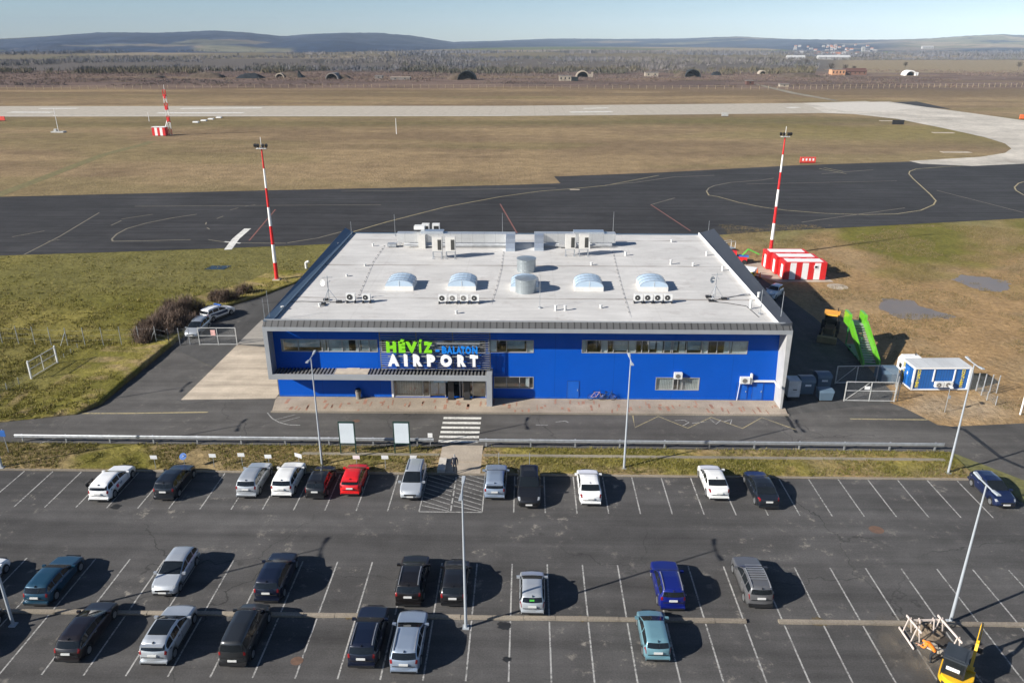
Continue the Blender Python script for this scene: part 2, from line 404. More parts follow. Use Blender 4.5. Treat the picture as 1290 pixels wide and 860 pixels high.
# front pavement with its kerb and red tiles
PAV = asphalt('pavement_slabs', (.33,.275,.215), .4, .12, crack=False, spots=False)
m = MB(); m.prism([(-24.9,66.75),(25.6,67.0),(25.75,68.3),(25.2,70.05),(-25.35,70.05),(-25.35,69.2)], 0, .13); m.build('pavement', PAV, kind='structure')
m = MB(); m.bar((-25.0,66.7,.075),(25.7,66.95,.075),.13,.15); m.build('pavement_kerb', asphalt('kerb_concrete',(.25,.215,.17),.3,.2,crack=False,spots=False), kind='structure')
m = MB(); r = random.Random(5)
for i in range(84):
    x = -24.3 + i*.59 + r.uniform(-.4,.4); y = r.uniform(66.9,68.9); l = r.uniform(.35,1.25); w = r.uniform(.10,.34)
    sk = r.uniform(-.1,.1)
    m.poly([(x,y,.136),(x+w,y,.136),(x+w+sk,y+l,.136),(x+sk,y+l,.136)])
m.build('pavement_red_tiles', M('red_paver', (.31,.17,.115), .9, var=.4, scale=3), kind='structure')
# taxiway, runway, link
sheet('taxiway', P((-400,338),(0,322),(130,318),(260,313.5),(380,309),(440,306)) + [(-20,131),(30,139.5)] + P((905,296),(960,292),(1100,285),(1290,275),(1700,258),(1700,200),(1290,203),(1150,203.5),(1000,208.5),(830,217.5),(698,222.5),(706,231),(645,233),(500,236.5),(330,240),(0,248),(-400,258)), .01, TAXI)
sheet('runway', P((-600,149.5),(0,147.2),(430,146.8),(645,146.5),(860,144.5),(1060,142.5),(1130,134),(1090,127.5),(1010,130),(645,133.6),(0,134),(-600,133.5)), .03, RUNW)
sheet('runway_turn', P((1040,142.8),(1075,144),(1130,150),(1190,162),(1240,173),(1266,181),(1274,187.5),(1266,193),(1235,198),(1145,203.2),(1160,206.5),(1225,209.5),(1290,206.5),(1600,196),(1600,178),(1290,152),(1225,143),(1165,135),(1120,128.3),(1012,130)), .05, asphalt('link_concrete', (.46,.42,.36), .3, .1, crack=False, spots=False))
sheet('runway_patch', P((1018,130.6),(1110,128.6),(1163,135.5),(1125,139.5),(1065,140.8)), .07, RUNF)
sheet('runway_shoulder', P((1113,129),(1155,128),(1200,138),(1160,134.5)), .02, TAXI)
m = MB()
for pts, w in [([(228,136.9),(330,136.2)],1.6),([(198,142.6),(307,142.4)],1.6),([(12,141.6),(66,141.8)],1.6),([(50,137),(98,136.8)],1.4),([(718,141.6),(771,140.9)],1.5),([(735,137),(766,136.2)],1.2),([(992,136),(1006,135.4)],1.5),([(0,146.6),(430,146.3),(645,146)],.7)]:
    m.ribbon(P(*pts), w*(3.2 if w > 1 else 1.6), .06)
m.build('runway_markings', LINEB, kind='structure')
m = MB(); f = MB(); rr = MB()
yw = [[(440,293.5),(486,280),(560,261),(630,248),(680,241),(720,238),(762,234),(830,221)],[(762,233.5),(800,230),(850,223),(900,221)],
      [(1100,214),(1035,219)],[(890,241),(893,237),(900,234),(920,230),(960,227),(975,224.5)],[(890,241),(893,246),(905,248),(930,255),(960,261),(990,265),(1040,269),(1090,270.5),(1130,269.5),(1160,265),(1176,258),(1179,253),(1172,245),(1160,234),(1150,225),(1145,219),(1146,216),(1154,213),(1185,210.5),(1210,209)],
      [(1290,229),(1283,231),(1278,236),(1280,240),(1290,246)],[(1032,212.5),(1048,215.5),(1066,219)],[(1038,211.5),(1062,216)],
      [(142,304),(141,301),(147,295),(160,288),(185,281),(215,275),(248,270)],[(142,304),(180,303.5),(240,302)],[(362,306),(400,300),(430,292)]]
for i, q in enumerate(yw): (m if i in (0,4,5,6,7) else f).ribbon(P(*q), .32, .018)
for q in [[(630,257),(652,295)],[(820,258),(870,291)],[(314,303),(347,264)]]: rr.ribbon(P(*q), .28, .02)
for q in [[(430,241),(520,240),(700,237)],[(820,258),(850,249.5)],[(170,260),(480,258)],[(15,298.5),(56,291)],[(30,321),(75,298),(125,268)],[(60,304),(75,302)],[(140,284),(153,278)],[(153,276),(193,270)],[(273,275.5),(281,272.5)],[(290,264.5),(300,262)],[(308,260),(322,258)],[(260,280),(259,283)],[(261,287),(264,289)],[(262,302),(290,306),(360,306.5)],[(1010,280),(1140,262)],[(940,232),(1130,228)],[(1180,240),(1290,268)]]:
    f.ribbon(P(*q), .25, .019)
m.build('taxiway_yellow_lines', YLINE, kind='structure'); f.build('taxiway_faded_lines', FLINE, kind='structure'); rr.build('taxiway_red_lines', RLINE, kind='structure')
m = MB(); m.ribbon(P((287,314.5),(297,301),(312,288)), 1.3, .021); m.ribbon(P((283,304.5),(303,306.5)), .5, .024); m.build('taxiway_white_bar', LINEB, kind='structure')
m = MB(); m.box(0,2.4,0,1.2,0,.03); m.build('drain_cover', CONC, loc=G(718,239.5,.012), kind='structure')
# ---------------- car park and road markings
X0L = 4.06
m = MB()
for i in range(-22, 19):
    x = X0L + 2.45*i
    if x < 37 and i not in (-4,): m.box(x-.05,x+.05,50.05,55.35,.006,.009)
    if i >= -18: m.box(x-.05,x+.05,38.62,43.83,.006,.009)
    if i >= -18: m.box(x-.05,x+.05,33.3,38.18,.006,.009)
xa, xb = X0L-2.45*5, X0L-2.45*3
m.box(xa,xb,49.97,50.07,.010,.013)
for i in range(5): m.box(xa+2.39,xa+2.51,50.15+i*1.05,50.95+i*1.05,.006,.009)
m.build('parking_lines', LINE, kind='structure')
m = MB()
for i in range(9):
    y0 = 50.2 + i*.62
    for xs in (xa+.1, xa+2.6):
        y1 = min(55.3, y0+.0); m.poly([(xs,y0+.75,.0125),(xs,y0+.63,.0125),(xs+2.2,max(50.1,y0-.45),.0125),(xs+2.2,max(50.22,y0-.33),.0125)])
m.build('parking_hatching', paint_line('worn_white_paint', (.30,.295,.28), .9), kind='structure')
m = MB(); ax, bx = -7.9, -4.25
for i, yb in enumerate((61.0,61.85,62.75,63.65,64.6,65.6)):
    m.box(ax,bx,yb,yb+.42,.010,.013)
m.build('zebra_crossing', LINEB, kind='structure')
m = MB(); cz = [(548,500),(557,552),(660,503),(790,555),(892,507),(1030,556),(1115,508),(1265,562)]
m.ribbon([G(640+x*.2868,380+y*.2868) for x,y in cz], .13, .011)
m.ribbon(P((97,520.5),(160,520.5),(262,519)), .22, .011); m.ribbon(P((1071,527.5),(1120,528),(1168,528.5)), .2, .011)
m.build('road_yellow_lines', YLINE, kind='structure')
m = MB(); m.ribbon(P((337,520),(343,527),(352,532),(364,535),(378,535.5)), .12, .012)
for q in [[(345,529),(372,522)],[(352,532),(378,525)]]: m.ribbon(P(*q), .07, .012)
for q in [[(700,531.5),(712,530),(716,532)],[(675,535),(690,535.5)],[(850,529.5),(862,529),(868,532),(860,536)],[(872,533),(890,531)],[(895,528),(902,534),(908,529)],[(912,531),(922,528),(920,534)],[(45,560),(75,550)]]: m.ribbon(P(*q), .10, .012)
m.build('road_white_lines', LINE, kind='structure')
m = MB(); m.ribbon([G(1199,538),G(1215,541),G(1226,549),G(1244,563),G(1262,577),G(1290,589)], .45, .0085); m.ribbon(P((989,522),(995,530),(1003,545)), .3, .0085)
m.build('road_tar_seam', M('tar_seam', (.016,.016,.016), .6), kind='structure')
# ---------------- kerbs, verge, walkway
KERB = MC['kerb_concrete']
m = MB(); r = random.Random(2); x = -46
while x < 44:
    l = 2.0
    xm = x+l/2
    if not (-9.2 < xm < -8.2 or 3.2 < xm < 4.0 or 14.6 < xm < 15.8):
        m.box(x+.012,x+l-.012,38.26+r.uniform(-.02,.02),38.56+r.uniform(-.02,.02),.003,.13+r.uniform(-.02,.02))
    x += l
m.build('divider_kerb', KERB, kind='structure')
m = MB(); x = -90
while x < 37:
    m.box(x+.01,x+1.99,55.42,55.56,.003,.13); x += 2
m.build('verge_kerb', KERB, kind='structure')
wl, wr = -7.4, -3.75
VERGE = MC['ground_grass']
def vz(x, y): return .11 + .10*math.sin(max(0,min(1,(y-55.6)/4.6))*math.pi)
def verge(xs):
    V=[];Fc=[];Cc=[]
    ys = np.linspace(55.56, 60.15, 14)
    for y in ys:
        for x0_ in xs:
            x = x0_
            V.append((x, y, vz(x,y) if 55.6 < y < 60.1 else .0 if y > 60 else .11))
    V = np.array(V); n = len(xs)
    a = fbm(V[:,0]/3.1, V[:,1]/3.1, 4); b2 = fbm(V[:,0]/9+4, V[:,1]/5, 3)
    c = mix(GREEN*.95, GREEN2*1.1, sm(.4,.6,a)); c = mix(c, TAN*1.1, sm(.5,.68,b2)*.75); c = mix(c, MUD, sm(.62,.7,a)*.5)
    c = mix(c, TAN*1.15, sm(2.2,.2,np.minimum(abs(V[:,0]-wl),abs(V[:,0]-wr)))*.85)
    c = mix(c, TAN*.95, sm(55.95,55.6,V[:,1])*.5)
    ii = np.arange(len(ys)-1)[:,None]*n + np.arange(n-1)[None,:]
    return V, np.stack([ii,ii+1,ii+n+1,ii+n],-1).reshape(-1,4), c
VMESH = []
for xs in (np.arange(-90, wl+.01, .45), np.arange(wr, 37.6, .45)):
    xs = xs.copy(); xs[-1] = wl if xs[0] < -50 else 37.6
    V_, F_, c_ = verge(xs); VMESH.append((V_, c_))
    fast_mesh('verge', V_, F_, VERGE, c_, 'structure', None, fn=4)
cp = [(37.6,55.6),(39.5,55.2)] + [tuple(G(1262,611)[:2]), tuple(G(1295,638)[:2]), tuple(G(1330,660)[:2]), tuple(G(1330,628)[:2]), tuple(G(1290,606)[:2]), (37.6,60.15)]
mm = MB().prism(cp, .002, .09).build('verge_corner', M('verge_corner_grass', (.12,.115,.035), .95, var=.4, scale=2), kind='structure')
m = MB(); m.box(-19.6,wl-.1,58.2,58.62,.1,.235); m.box(wr+.1,36.4,58.2,58.62,.1,.235); m.build('verge_strip', asphalt('strip_concrete',(.22,.195,.15),.5,.2,crack=False,spots=False), kind='structure')
m = MB(); m.box(wl,wr,55.5,57.3,0,.125); m.box(wl,wr,57.3,57.34,0,.16); m.box(wl,wr,57.34,60.15,0,.21); m.build('walkway', CONC, kind='structure')
m = MB(); m.box(wl+.02,wl+.65,55.55,57.6,.1,.42); m.build('walkway_ramp', M('ramp_concrete',(.5,.46,.4),.8,var=.15), kind='structure')
# ---------------- water lying in the mud
def puddle(name, pts, label):
    c = sum(pts, Vector())/len(pts); q = []; n_ = len(pts); L_ = 0
    for i in range(n_):
        a, b_ = pts[i], pts[(i+1)%n_]
        for t in np.linspace(0,1,14,endpoint=False):
            p = a.lerp(b_, t); d = p-c; w = float(fbm(np.array([p.x/1.6]),np.array([p.y/1.6]),5)[0])
            q.append(c + d*(.72+.62*w))
    return MB().poly([(p.x,p.y,-.011) for p in q]).build(name, PUD, kind='structure', label=label)
PUD = M('puddle_water', (.175,.14,.11), .33, var=.15, scale=.4)
puddle('puddle', P((1104,379),(1120,377),(1150,380),(1165,388),(1195,396),(1190,401),(1150,404),(1130,400),(1112,390)), 'muddy brown puddle nearer the green stairs')
puddle('puddle', P((1200,352),(1215,347),(1245,349),(1272,354),(1275,361),(1262,367),(1235,365),(1212,358)), 'grey puddle farther out on the muddy ground')
m = MB(); m.tube((0,0,-.03),(0,0,.02),1.5,n=20); m.build('concrete_disc', CONC, loc=G(1055,361,-.02), kind='structure')

for x,y,rr_,mt,nm in [(1104,667,.55,M('rust_cover',(.13,.075,.05),.8,var=.3,scale=3),'manhole_cover'),(374,832,.38,M('rust_cover',(.13,.075,.05)),'manhole_cover'),(449,530,.35,M('rust_cover',(.13,.075,.05)),'manhole_cover'),(635.5,788,.42,M('oil_stain',(.02,.02,.02),.5,var=.3,scale=3),'oil_stain'),(638,830,.25,M('oil_stain',(.02,.02,.02)),'oil_stain'),(146,638,.4,M('oil_stain',(.02,.02,.02)),'oil_stain'),(441,776,.35,M('gap_dirt',(.10,.075,.04),.95,var=.5,scale=4),'gap_dirt'),(733,779,.3,M('gap_dirt',(.10,.075,.04)),'gap_dirt'),(1030,783,.5,M('gap_dirt',(.10,.075,.04)),'gap_dirt')]:
    p = G(x,y); rq = random.Random(int(x)); MB().poly([(math.cos(a)*rr_*(1 if nm == 'manhole_cover' else rq.uniform(.7,1.3)),math.sin(a)*rr_*(.9 if nm == 'manhole_cover' else rq.uniform(.6,1.1)),0) for a in np.linspace(0,6.283,18,endpoint=False)]).build(nm, mt, None, (p.x,p.y,.0105 if nm != 'gap_dirt' else .02), kind='structure')

MB().ribbon(P((-20,252),(5,243),(60,222),(130,195),(180,182),(192,178)), 3.2, -.004).build('grass_track', M('track_grass',(.15,.125,.045),.95,var=.35,scale=.8), kind='structure')
# ================================================================ terminal building
T = thing('airport_terminal', 'long blue two storey airport terminal with pale flat roof and grey frame', 'airport terminal', (0,0,0))
BLUE = seams('blue_cladding', (.001,.074,.43), 'x', 5.9, .35, .5, width=.05, var=.05, bmp=.2)
BLUE.node_tree.nodes['Principled BSDF'].inputs['Specular IOR Level'].default_value = .15
FRAME = M('frame_grey', (.33,.345,.36), .5, .2, var=.06, scale=.8)
RIBS = seams('ribbed_fascia', (.105,.105,.105), 'x', .62, .85, .55, .2, width=.12, var=.08)
SIDE = seams('side_flashing', (.060,.066,.078), 'y', .62, .4, .5, .3, width=.05, var=.08)
ROOFM, nt, b = nodes('roof_membrane'); co = objco(nt)
sx = N(nt,'ShaderNodeSeparateXYZ'); nt.links.new(co, sx.inputs[0])
def joint(ax, pitch, w, off=0.):
    f = mathn(nt,'FRACT', mathn(nt,'DIVIDE', mathn(nt,'ADD', sx.outputs[ax], off), pitch))
    return mathn(nt,'LESS_THAN', mathn(nt,'ABSOLUTE', mathn(nt,'SUBTRACT', f, .5)), w/pitch/2)
n1 = noise(nt, co, .12, 6, .65); n2 = noise(nt, objco(nt,(.25,1,1)), .9, 6, .7); n3 = noise(nt, co, 6, 4, .7)
v = mathn(nt,'MULTIPLY', ramp(nt,n1,.3,.7,.88,1.09), ramp(nt,n2,.3,.72,1.08,.84)); v = mathn(nt,'MULTIPLY', v, ramp(nt,n3,.3,.7,.94,1.06))
q = N(nt,'ShaderNodeMix',data_type='RGBA',blend_type='MULTIPLY'); q.inputs[0].default_value = 1; q.inputs[6].default_value = (.55,.535,.512,1); nt.links.new(v,q.inputs[7])
c = mixc(nt, mathn(nt,'MULTIPLY', joint(1,1.05,.05), .20), q.outputs[2], (.25,.23,.21))
c = mixc(nt, mathn(nt,'MULTIPLY', joint(0,10.2,.06,2), .22), c, (.25,.23,.21))
drain = mathn(nt,'MULTIPLY', joint(1,12.7,.45,5.6), ramp(nt, noise(nt, objco(nt,(.35,1.5,1)), .8, 5), .38,.62,.1,.75))
c = mixc(nt, drain, c, (.20,.17,.145))
st = mathn(nt,'MULTIPLY', ramp(nt, noise(nt, co, .35, 5, .7), .56,.70), .6); c = mixc(nt, st, c, (.36,.33,.31))
nt.links.new(c, b.inputs['Base Color']); b.inputs['Roughness'].default_value = .75
X0, X1, YF, YW, YB, ZR = -25.35, 25.35, 68.2, 70.15, 106.0, 8.5
# shell: roof slab, back and side walls
MB().box(X0+.70,X1-1.05,YF+.75,YB,ZR-.25,ZR).build('roof', ROOFM, T)
roof = bpy.data.objects['roof']
m = MB(); m.box(X0,X0+.2,YW+.3,YB,0,8.3); m.box(X1-.2,X1,YW+.3,YB,0,8.3); m.box(X0+.2,X1-.2,YB-.25,YB-.003,0,8.24)
m.build('side_wall', seams('side_cladding', (.12,.125,.13), 'y', 1.1, .3, .5, width=.05), T)
# parapets: left upstand, sloping right flashing, back edge
m = MB(); m.add([(X0+.75,YF+.5,8.25),(X0-.02,YF+.5,8.25),(X0-.02,YF+.5,8.9),(X0+.62,YF+.5,8.74),(X0+.75,YF+.5,8.74),
                 (X0+.75,YB,8.25),(X0-.35,YB,8.25),(X0-.35,YB,9.30),(X0+.60,YB,8.74),(X0+.75,YB,8.74)],
                [(0,1,2,3,4),(9,8,7,6,5),(0,5,6,1),(1,6,7,2),(2,7,8,3),(3,8,9,4),(4,9,5,0)]); m.build('parapet', M('blue_grey_metal',(.10,.15,.21),.45,.3,var=.08), T)
m = MB(); m.add([(X1-1.06,YF+.4,8.25),(X1+.02,YF+.4,8.25),(X1+.02,YF+.4,9.05),(X1-.95,YF+.4,8.84),(X1-1.06,YF+.4,8.84),
                 (X1-1.06,YB,8.25),(X1+1.0,YB,8.25),(X1+1.0,YB,9.4),(X1-.75,YB,8.84),(X1-1.06,YB,8.84)],
                [(4,3,2,1,0),(5,6,7,8,9),(0,1,6,5),(1,2,7,6),(2,3,8,7),(3,4,9,8),(4,0,5,9)]); m.build('parapet', SIDE, T)
m = MB(); m.box(X1-1.12,X1-1.063,YF+.75,YB,8.503,8.86); m.build('parapet_trim', WHITE, T)
m = MB(); m.box(X0+.76,X1-1.07,YB-.18,YB+.05,8.24,8.62); m.build('parapet', M('blue_grey_metal',(.13,.19,.27)), T)
# front frame: ribbed fascia, grey band, soffit
m = MB(); m.xprof([(YF+.75,8.2),(YF+.75,8.80),(YF+.6,8.86),(YF,8.39),(YF,8.2)], X0, X1); m.build('ribbed_fascia', RIBS, T)
m = MB(); m.box(X0,X1,YF+.62,YF+.78,8.862,8.93); m.build('roof_edge_trim', FRAME, T)
m = MB(); m.box(X0-.02,X1+.02,YF-.05,YF+.5,7.98,8.386); m.build('front_band', FRAME, T)
m = MB(); m.box(X0+.5,X1-.45,YF+.5,YW+.35,7.99,8.2); m.build('soffit', M('soffit_grey',(.2,.2,.2),.7), T)
# right fin down to the ground, left fin down to the canopy
m = MB(); m.add([(X1-.5,YF-.05,7.98),(X1+.02,YF-.05,7.98),(X1+.02,YF-.05,0),(X1-.16,YF-.05,0),
                 (X1-.5,YW+.3,7.98),(X1+.02,YW+.3,7.98),(X1+.02,YW+.3,0),(X1-.16,YW+.3,0)],
                [(0,1,2,3)[::-1],(4,5,6,7),(3,0,4,7)[::1],(1,2,6,5),(2,3,7,6)]); m.build('side_fin', M('fin_grey',(.38,.38,.375),.6,var=.08), T)
m = MB(); m.add([(X0,YF-.05,7.978),(X0+.42,YF-.05,7.978),(X0+.42,YF-.05,2.9),(X0,YF-.05,2.9),
                 (X0,YW+.3,7.978),(X0+.2,YW+.3,7.978),(X0+.2,YW+.3,2.9),(X0,YW+.3,2.9)],
                [(3,2,1,0)[::-1],(4,5,6,7),(0,3,7,4),(1,0,4,5),(2,1,5,6),(3,2,6,7)]); m.build('side_fin', FRAME, T)
# front wall with real openings
op = [(-24.4,-14.75,5.05,6.40),(-14.4,-4.0,5.05,6.40),(-3.75,.80,5.10,6.45),(5.55,21.9,5.12,6.52),(13.1,17.5,1.14,2.55),(-3.2,.82,1.18,2.50),(-13.4,-4.0,.14,2.90)]
def wall_cells(x0, x1, z0, z1, ops, y0, y1):
    xs = sorted({x0,x1,*[o[0] for o in ops],*[o[1] for o in ops]}); zs = sorted({z0,z1,*[o[2] for o in ops],*[o[3] for o in ops]})
    mb = MB()
    for i in range(len(xs)-1):
        for j in range(len(zs)-1):
            cx, cz = (xs[i]+xs[i+1])/2, (zs[j]+zs[j+1])/2
            if any(o[0] < cx < o[1] and o[2] < cz < o[3] for o in ops): continue
            a,b_,c_,d = (xs[i],y0,zs[j]),(xs[i+1],y0,zs[j]),(xs[i+1],y0,zs[j+1]),(xs[i],y0,zs[j+1])
            mb.add([a,b_,c_,d],[(0,1,2,3)])
    for (a,b_,c_,d) in ops:
        mb.add([(a,y0,c_),(b_,y0,c_),(b_,y1,c_),(a,y1,c_)],[(0,1,2,3)]); mb.add([(a,y0,d),(b_,y0,d),(b_,y1,d),(a,y1,d)],[(3,2,1,0)])
        mb.add([(a,y0,c_),(a,y0,d),(a,y1,d),(a,y1,c_)],[(3,2,1,0)]); mb.add([(b_,y0,c_),(b_,y0,d),(b_,y1,d),(b_,y1,c_)],[(0,1,2,3)])
    return mb
wall_cells(X0+.2, X1-.2, 0, 8.0, op, YW, YW+.3).build('front_wall', BLUE, T)
m = MB(); m.box(X0+.2,X1-.2,YW+3.2,YW+3.4,0,8.1); m.box(X0+.2,X1-.2,YW+.31,YW+3.2,3.7,3.95); m.box(X0+.2,X1-.2,YW+.31,YW+3.2,.01,.12)
for x in (-14.6,-8.9,-3.9,2.8,8.4,11.9,15.2,18.4): m.box(x-.06,x+.06,YW+.6,YW+3.2,.12,8.1)
m.build('interior', M('interior_grey',(.16,.155,.15),.85,var=.4,scale=.4), T)
PANE, nt, b = nodes('window_glass')
tr = N(nt,'ShaderNodeBsdfTransparent'); tr.inputs['Color'].default_value = (.90,.94,.95,1)
gl = N(nt,'ShaderNodeBsdfGlossy'); gl.inputs['Roughness'].default_value = .03
nn = noise(nt, objco(nt), .6, 2); lw = N(nt,'ShaderNodeLayerWeight'); lw.inputs['Blend'].default_value = .35
mx = N(nt,'ShaderNodeMixShader'); nt.links.new(mathn(nt,'ADD', mathn(nt,'MULTIPLY', lw.outputs['Facing'], .5), ramp(nt,nn,.3,.7,.04,.2)), mx.inputs[0])
nt.links.new(tr.outputs[0], mx.inputs[1]); nt.links.new(gl.outputs[0], mx.inputs[2]); nt.links.new(mx.outputs[0], nt.nodes['Material Output'].inputs['Surface'])
ALU = M('window_frame_grey', (.36,.36,.36), .5, .3, var=.08); BLIND = M('blind_white', (.80,.80,.77), .8, var=.12, scale=2)
BLINDG = M('blind_grey', (.62,.70,.74), .8, var=.25, scale=1)
CURT = seams('curtain_cloth', (.78,.76,.71), 'x', .17, .55, .9, width=.07, var=.1)
def window(o, mull, blinds=(), name='window', fr=.07):
    a,b_,c_,d = o; y = YW+.10
    mb = MB(); mb.box(a,b_,y-.13,y+.07,c_,c_+fr); mb.box(a,b_,y-.13,y+.07,d-fr,d); mb.box(a,a+fr,y-.13,y+.07,c_+fr,d-fr); mb.box(b_-fr,b_,y-.13,y+.07,c_+fr,d-fr)
    for x in mull: mb.box(x-fr*.5,x+fr*.5,y-.10,y+.06,c_+fr,d-fr)
    w = mb.build(name, ALU, T)
    MB().box(a+fr,b_-fr,y+.0,y+.012,c_+fr,d-fr).build('pane', PANE, w)
    for (p0,p1,z0,mt) in blinds:
        MB().box(a+p0*(b_-a),a+p1*(b_-a),y+.03,y+.05,c_+fr+z0*(d-c_),d-fr).build('blind', mt, w)
    return w
window(op[0], [-22.7,-20.3,-19.7,-18.3,-16.7,-15.6], [(.0,.03,.0,BLIND),(.035,.40,.28,BLINDG),(.41,.46,.0,BLIND),(.47,.70,.02,BLINDG),(.77,.82,.0,BLIND),(.83,1,.05,BLINDG)])
window(op[1], [-12.1,-9.0,-6.4], [(.3,.6,.2,BLINDG),(.7,.95,.35,BLINDG)])
window(op[2], [-2.9,-1.9,.1], [(0,.18,0,BLINDG),(.42,.80,.22,BLINDG),(.85,1,.0,BLIND)])
window(op[3], [6.05,7.5,8.1,8.7,10.1,10.9,11.5,12.2,13.7,14.4,14.55,15.9,17.4,18.0,18.9,20.1], [(.00,.025,0,BLIND),(.12,.155,0,BLIND),(.19,.28,.12,BLINDG),(.285,.325,0,BLIND),(.40,.445,.25,BLIND),(.455,.49,0,BLIND),(.50,.58,.15,BLINDG),(.59,.625,0,BLIND),(.64,.72,.2,BLINDG),(.725,.765,0,BLIND),(.86,.905,.0,BLINDG),(.91,1,.0,BLIND)])
window(op[4], [14.9,15.35,15.8], [(.0,.42,0,CURT),(.56,1,0,CURT)])
window(op[5], [-1.9,-.6,.35], [(.8,.9,.05,BLIND)])
# entrance glazing
gm = MB(); e0,e1 = -13.4,-4.0; y = YW+.08
for x in (-13.36,-10.4,-9.75,-8.15,-6.65,-6.4,-5.35,-4.04): gm.box(x-.04,x+.04,y-.08,y+.06,.14,2.86)
gm.box(e0,e1,y-.075,y+.055,2.80,2.90); gm.box(e0,-9.75,y-.07,y+.05,.14,.26)
ent = gm.build('entrance', ALU, T)
MB().box(e0+.05,-8.2,y,y+.012,.26,2.8).build('pane', PANE, ent)
MB().box(-6.35,-4.08,y,y+.012,.16,2.8).build('pane', PANE, ent)
MB().box(-13.2,-10.5,y+.25,y+.28,.3,2.7).build('blind', seams('strip_blind',(.33,.36,.34),'x',.25,.5,.8,width=.06), ent)
MB().box(-9.3,-7.9,y-.03,y-.02,1.75,2.75).build('poster', M('pale_blue_poster',(.28,.42,.52),.6,var=.3,scale=2), ent)
MB().box(-9.7,-8.25,y+.6,y+.65,.2,1.6).build('counter_front', BLINDG, ent)
# trims of the ground floor walls
m = MB(); m.box(X0+.2,-13.45,YW-.03,YW-.002,.13,.30); m.box(-3.3,24.0,YW-.03,YW-.002,.13,.28); m.build('wall_base', M('blue_base',(.003,.09,.42),.5), T)
m = MB(); m.box(-13.62,-13.42,YW-.06,YW-.002,.13,2.92); m.build('white_corner_trim', WHITE, T)
def steel_door(x0, x1, zt):
    d = MB().box(x0,x1,YW-.022,YW-.003,.14,zt).build('door', M('blue_door',(.002,.095,.46),.4,var=.05), T)
    mm_ = MB(); mm_.box(x0-.06,x0-.003,YW-.035,YW-.003,.14,zt+.06); mm_.box(x1+.003,x1+.06,YW-.035,YW-.003,.14,zt+.06); mm_.box(x0,x1,YW-.035,YW-.003,zt+.003,zt+.06); mm_.build('door_frame', M('blue_dark',(.003,.05,.26),.5), d)
    MB().box(x1-.16,x1-.1,YW-.09,YW-.024,1.0,1.16).build('handle', ALU, d)
for y_ in (1.0,): pass
steel_door(4.25,5.4,2.05); steel_door(21.3,22.35,2.05); steel_door(22.9,23.9,2.05)
# canopy
cx0, cx1 = X0+.02, -3.3
m = MB(); m.box(cx0,cx1,YF-.06,YF+.12,2.88,3.42); m.build('canopy_edge', FRAME, T)
m = MB(); m.box(cx0+.2,cx1-.55,YF+.12,YW-.005,3.0,3.12); m.build('canopy_deck', M('deck_dark',(.03,.03,.032),.7), T)
m = MB(); x = cx0+.45
while x < cx1-.7:
    m.box(x,x+.16,YF+.14,YW-.01,3.125,3.30); x += .36
m.build('canopy_slats', M('slat_grey',(.20,.20,.195),.55,.2,var=.1), T)
m = MB(); m.box(cx1-.55,cx1,YF-.06,YW-.01,.135,2.876); m.box(cx1-.55,cx1,YF+.122,YW-.01,2.88,3.42); m.build('canopy_pier', FRAME, T)
m = MB(); m.box(-18.9,-15.6,YF+.35,YW-.3,3.31,3.40); m.box(-17.9,-16.6,YW-.5,YW-.3,3.403,3.46,0); m.build('canopy_panel', M('beige_panel',(.47,.40,.31),.7,var=.15), T)
# louvre screen in front of the first floor
ls = MB(); lx0, lx1, ly = -14.35, -3.55, 69.25
for i in range(19): z = 3.62+i*.235; ls.box(lx0,lx1,ly,ly+.09,z,z+.035)
scr = ls.build('louvre_screen', M('louvre_grey',(.30,.31,.31),.5,.3,var=.1), T)
for x in (lx0-.05,-10.8,-7.2,lx1+.0):
    m = MB(); m.box(x,x+.09,ly+.095,ly+.22,3.3,7.98); m.box(x,x+.09,ly+.22,YW-.002,3.6,3.68); m.box(x,x+.09,ly+.22,YW-.002,7.7,7.78); m.build('louvre_post', M('louvre_post_grey',(.12,.125,.13),.5,.3), scr)
# the lettering
LG = M('letter_green',(.23,.66,.02),.4,var=.03); LB = M('letter_blue',(.006,.20,.68),.4,var=.03); LW = M('letter_white',(.88,.88,.87),.4,var=.03)
SG = MB()
for z in (4.35,5.0,5.75,6.35): SG.box(-13.6,-4.5,ly-.11,ly-.01,z,z+.05)
sign = SG.build('roof_sign', M('sign_rail_grey',(.25,.26,.26),.5), T); sign.name = 'sign'
def glyph(ch, xa_, xb_, z0, cap, mat, ref='H', bold=.05, depth=.09):
    def curve(t):
        cu = bpy.data.curves.new('t','FONT'); cu.body = t; cu.size = 1; cu.extrude = depth; cu.offset = bold; cu.resolution_u = 4
        o = bpy.data.objects.new('t', cu); C.objects.link(o); dg = bpy.context.evaluated_depsgraph_get(); dg.update()
        me = bpy.data.meshes.new_from_object(o.evaluated_get(dg)); bpy.data.objects.remove(o); return me
    me = curve(ch); rm = curve(ref)
    ys = [v.co.y for v in rm.vertices]; zmin, zmax = min(ys), max(ys); xs = [v.co.x for v in me.vertices]
    a, b_ = min(xs), max(xs); sc = cap/(zmax-zmin)
    for v in me.vertices:
        x, yy, zz = v.co
        v.co = (xa_ + (x-a)/(b_-a)*(xb_-xa_), ly-.12-depth-zz, z0 + (yy-zmin)*sc)
    me.flip_normals(); me.materials.clear(); me.materials.append(mat); me.name = 'letter'
    bpy.data.meshes.remove(rm)
    return link('letter', me, sign)
LX = lambda q: GX(460+.1395*q, 452, 69.0)[0]
for ch, a, b_ in [('H',197,287),('É',308,369),('V',374,476),('Í',487,524),('Z',530,613)]: glyph(ch, LX(a), LX(b_), 5.50, 1.12, LG, bold=.075)
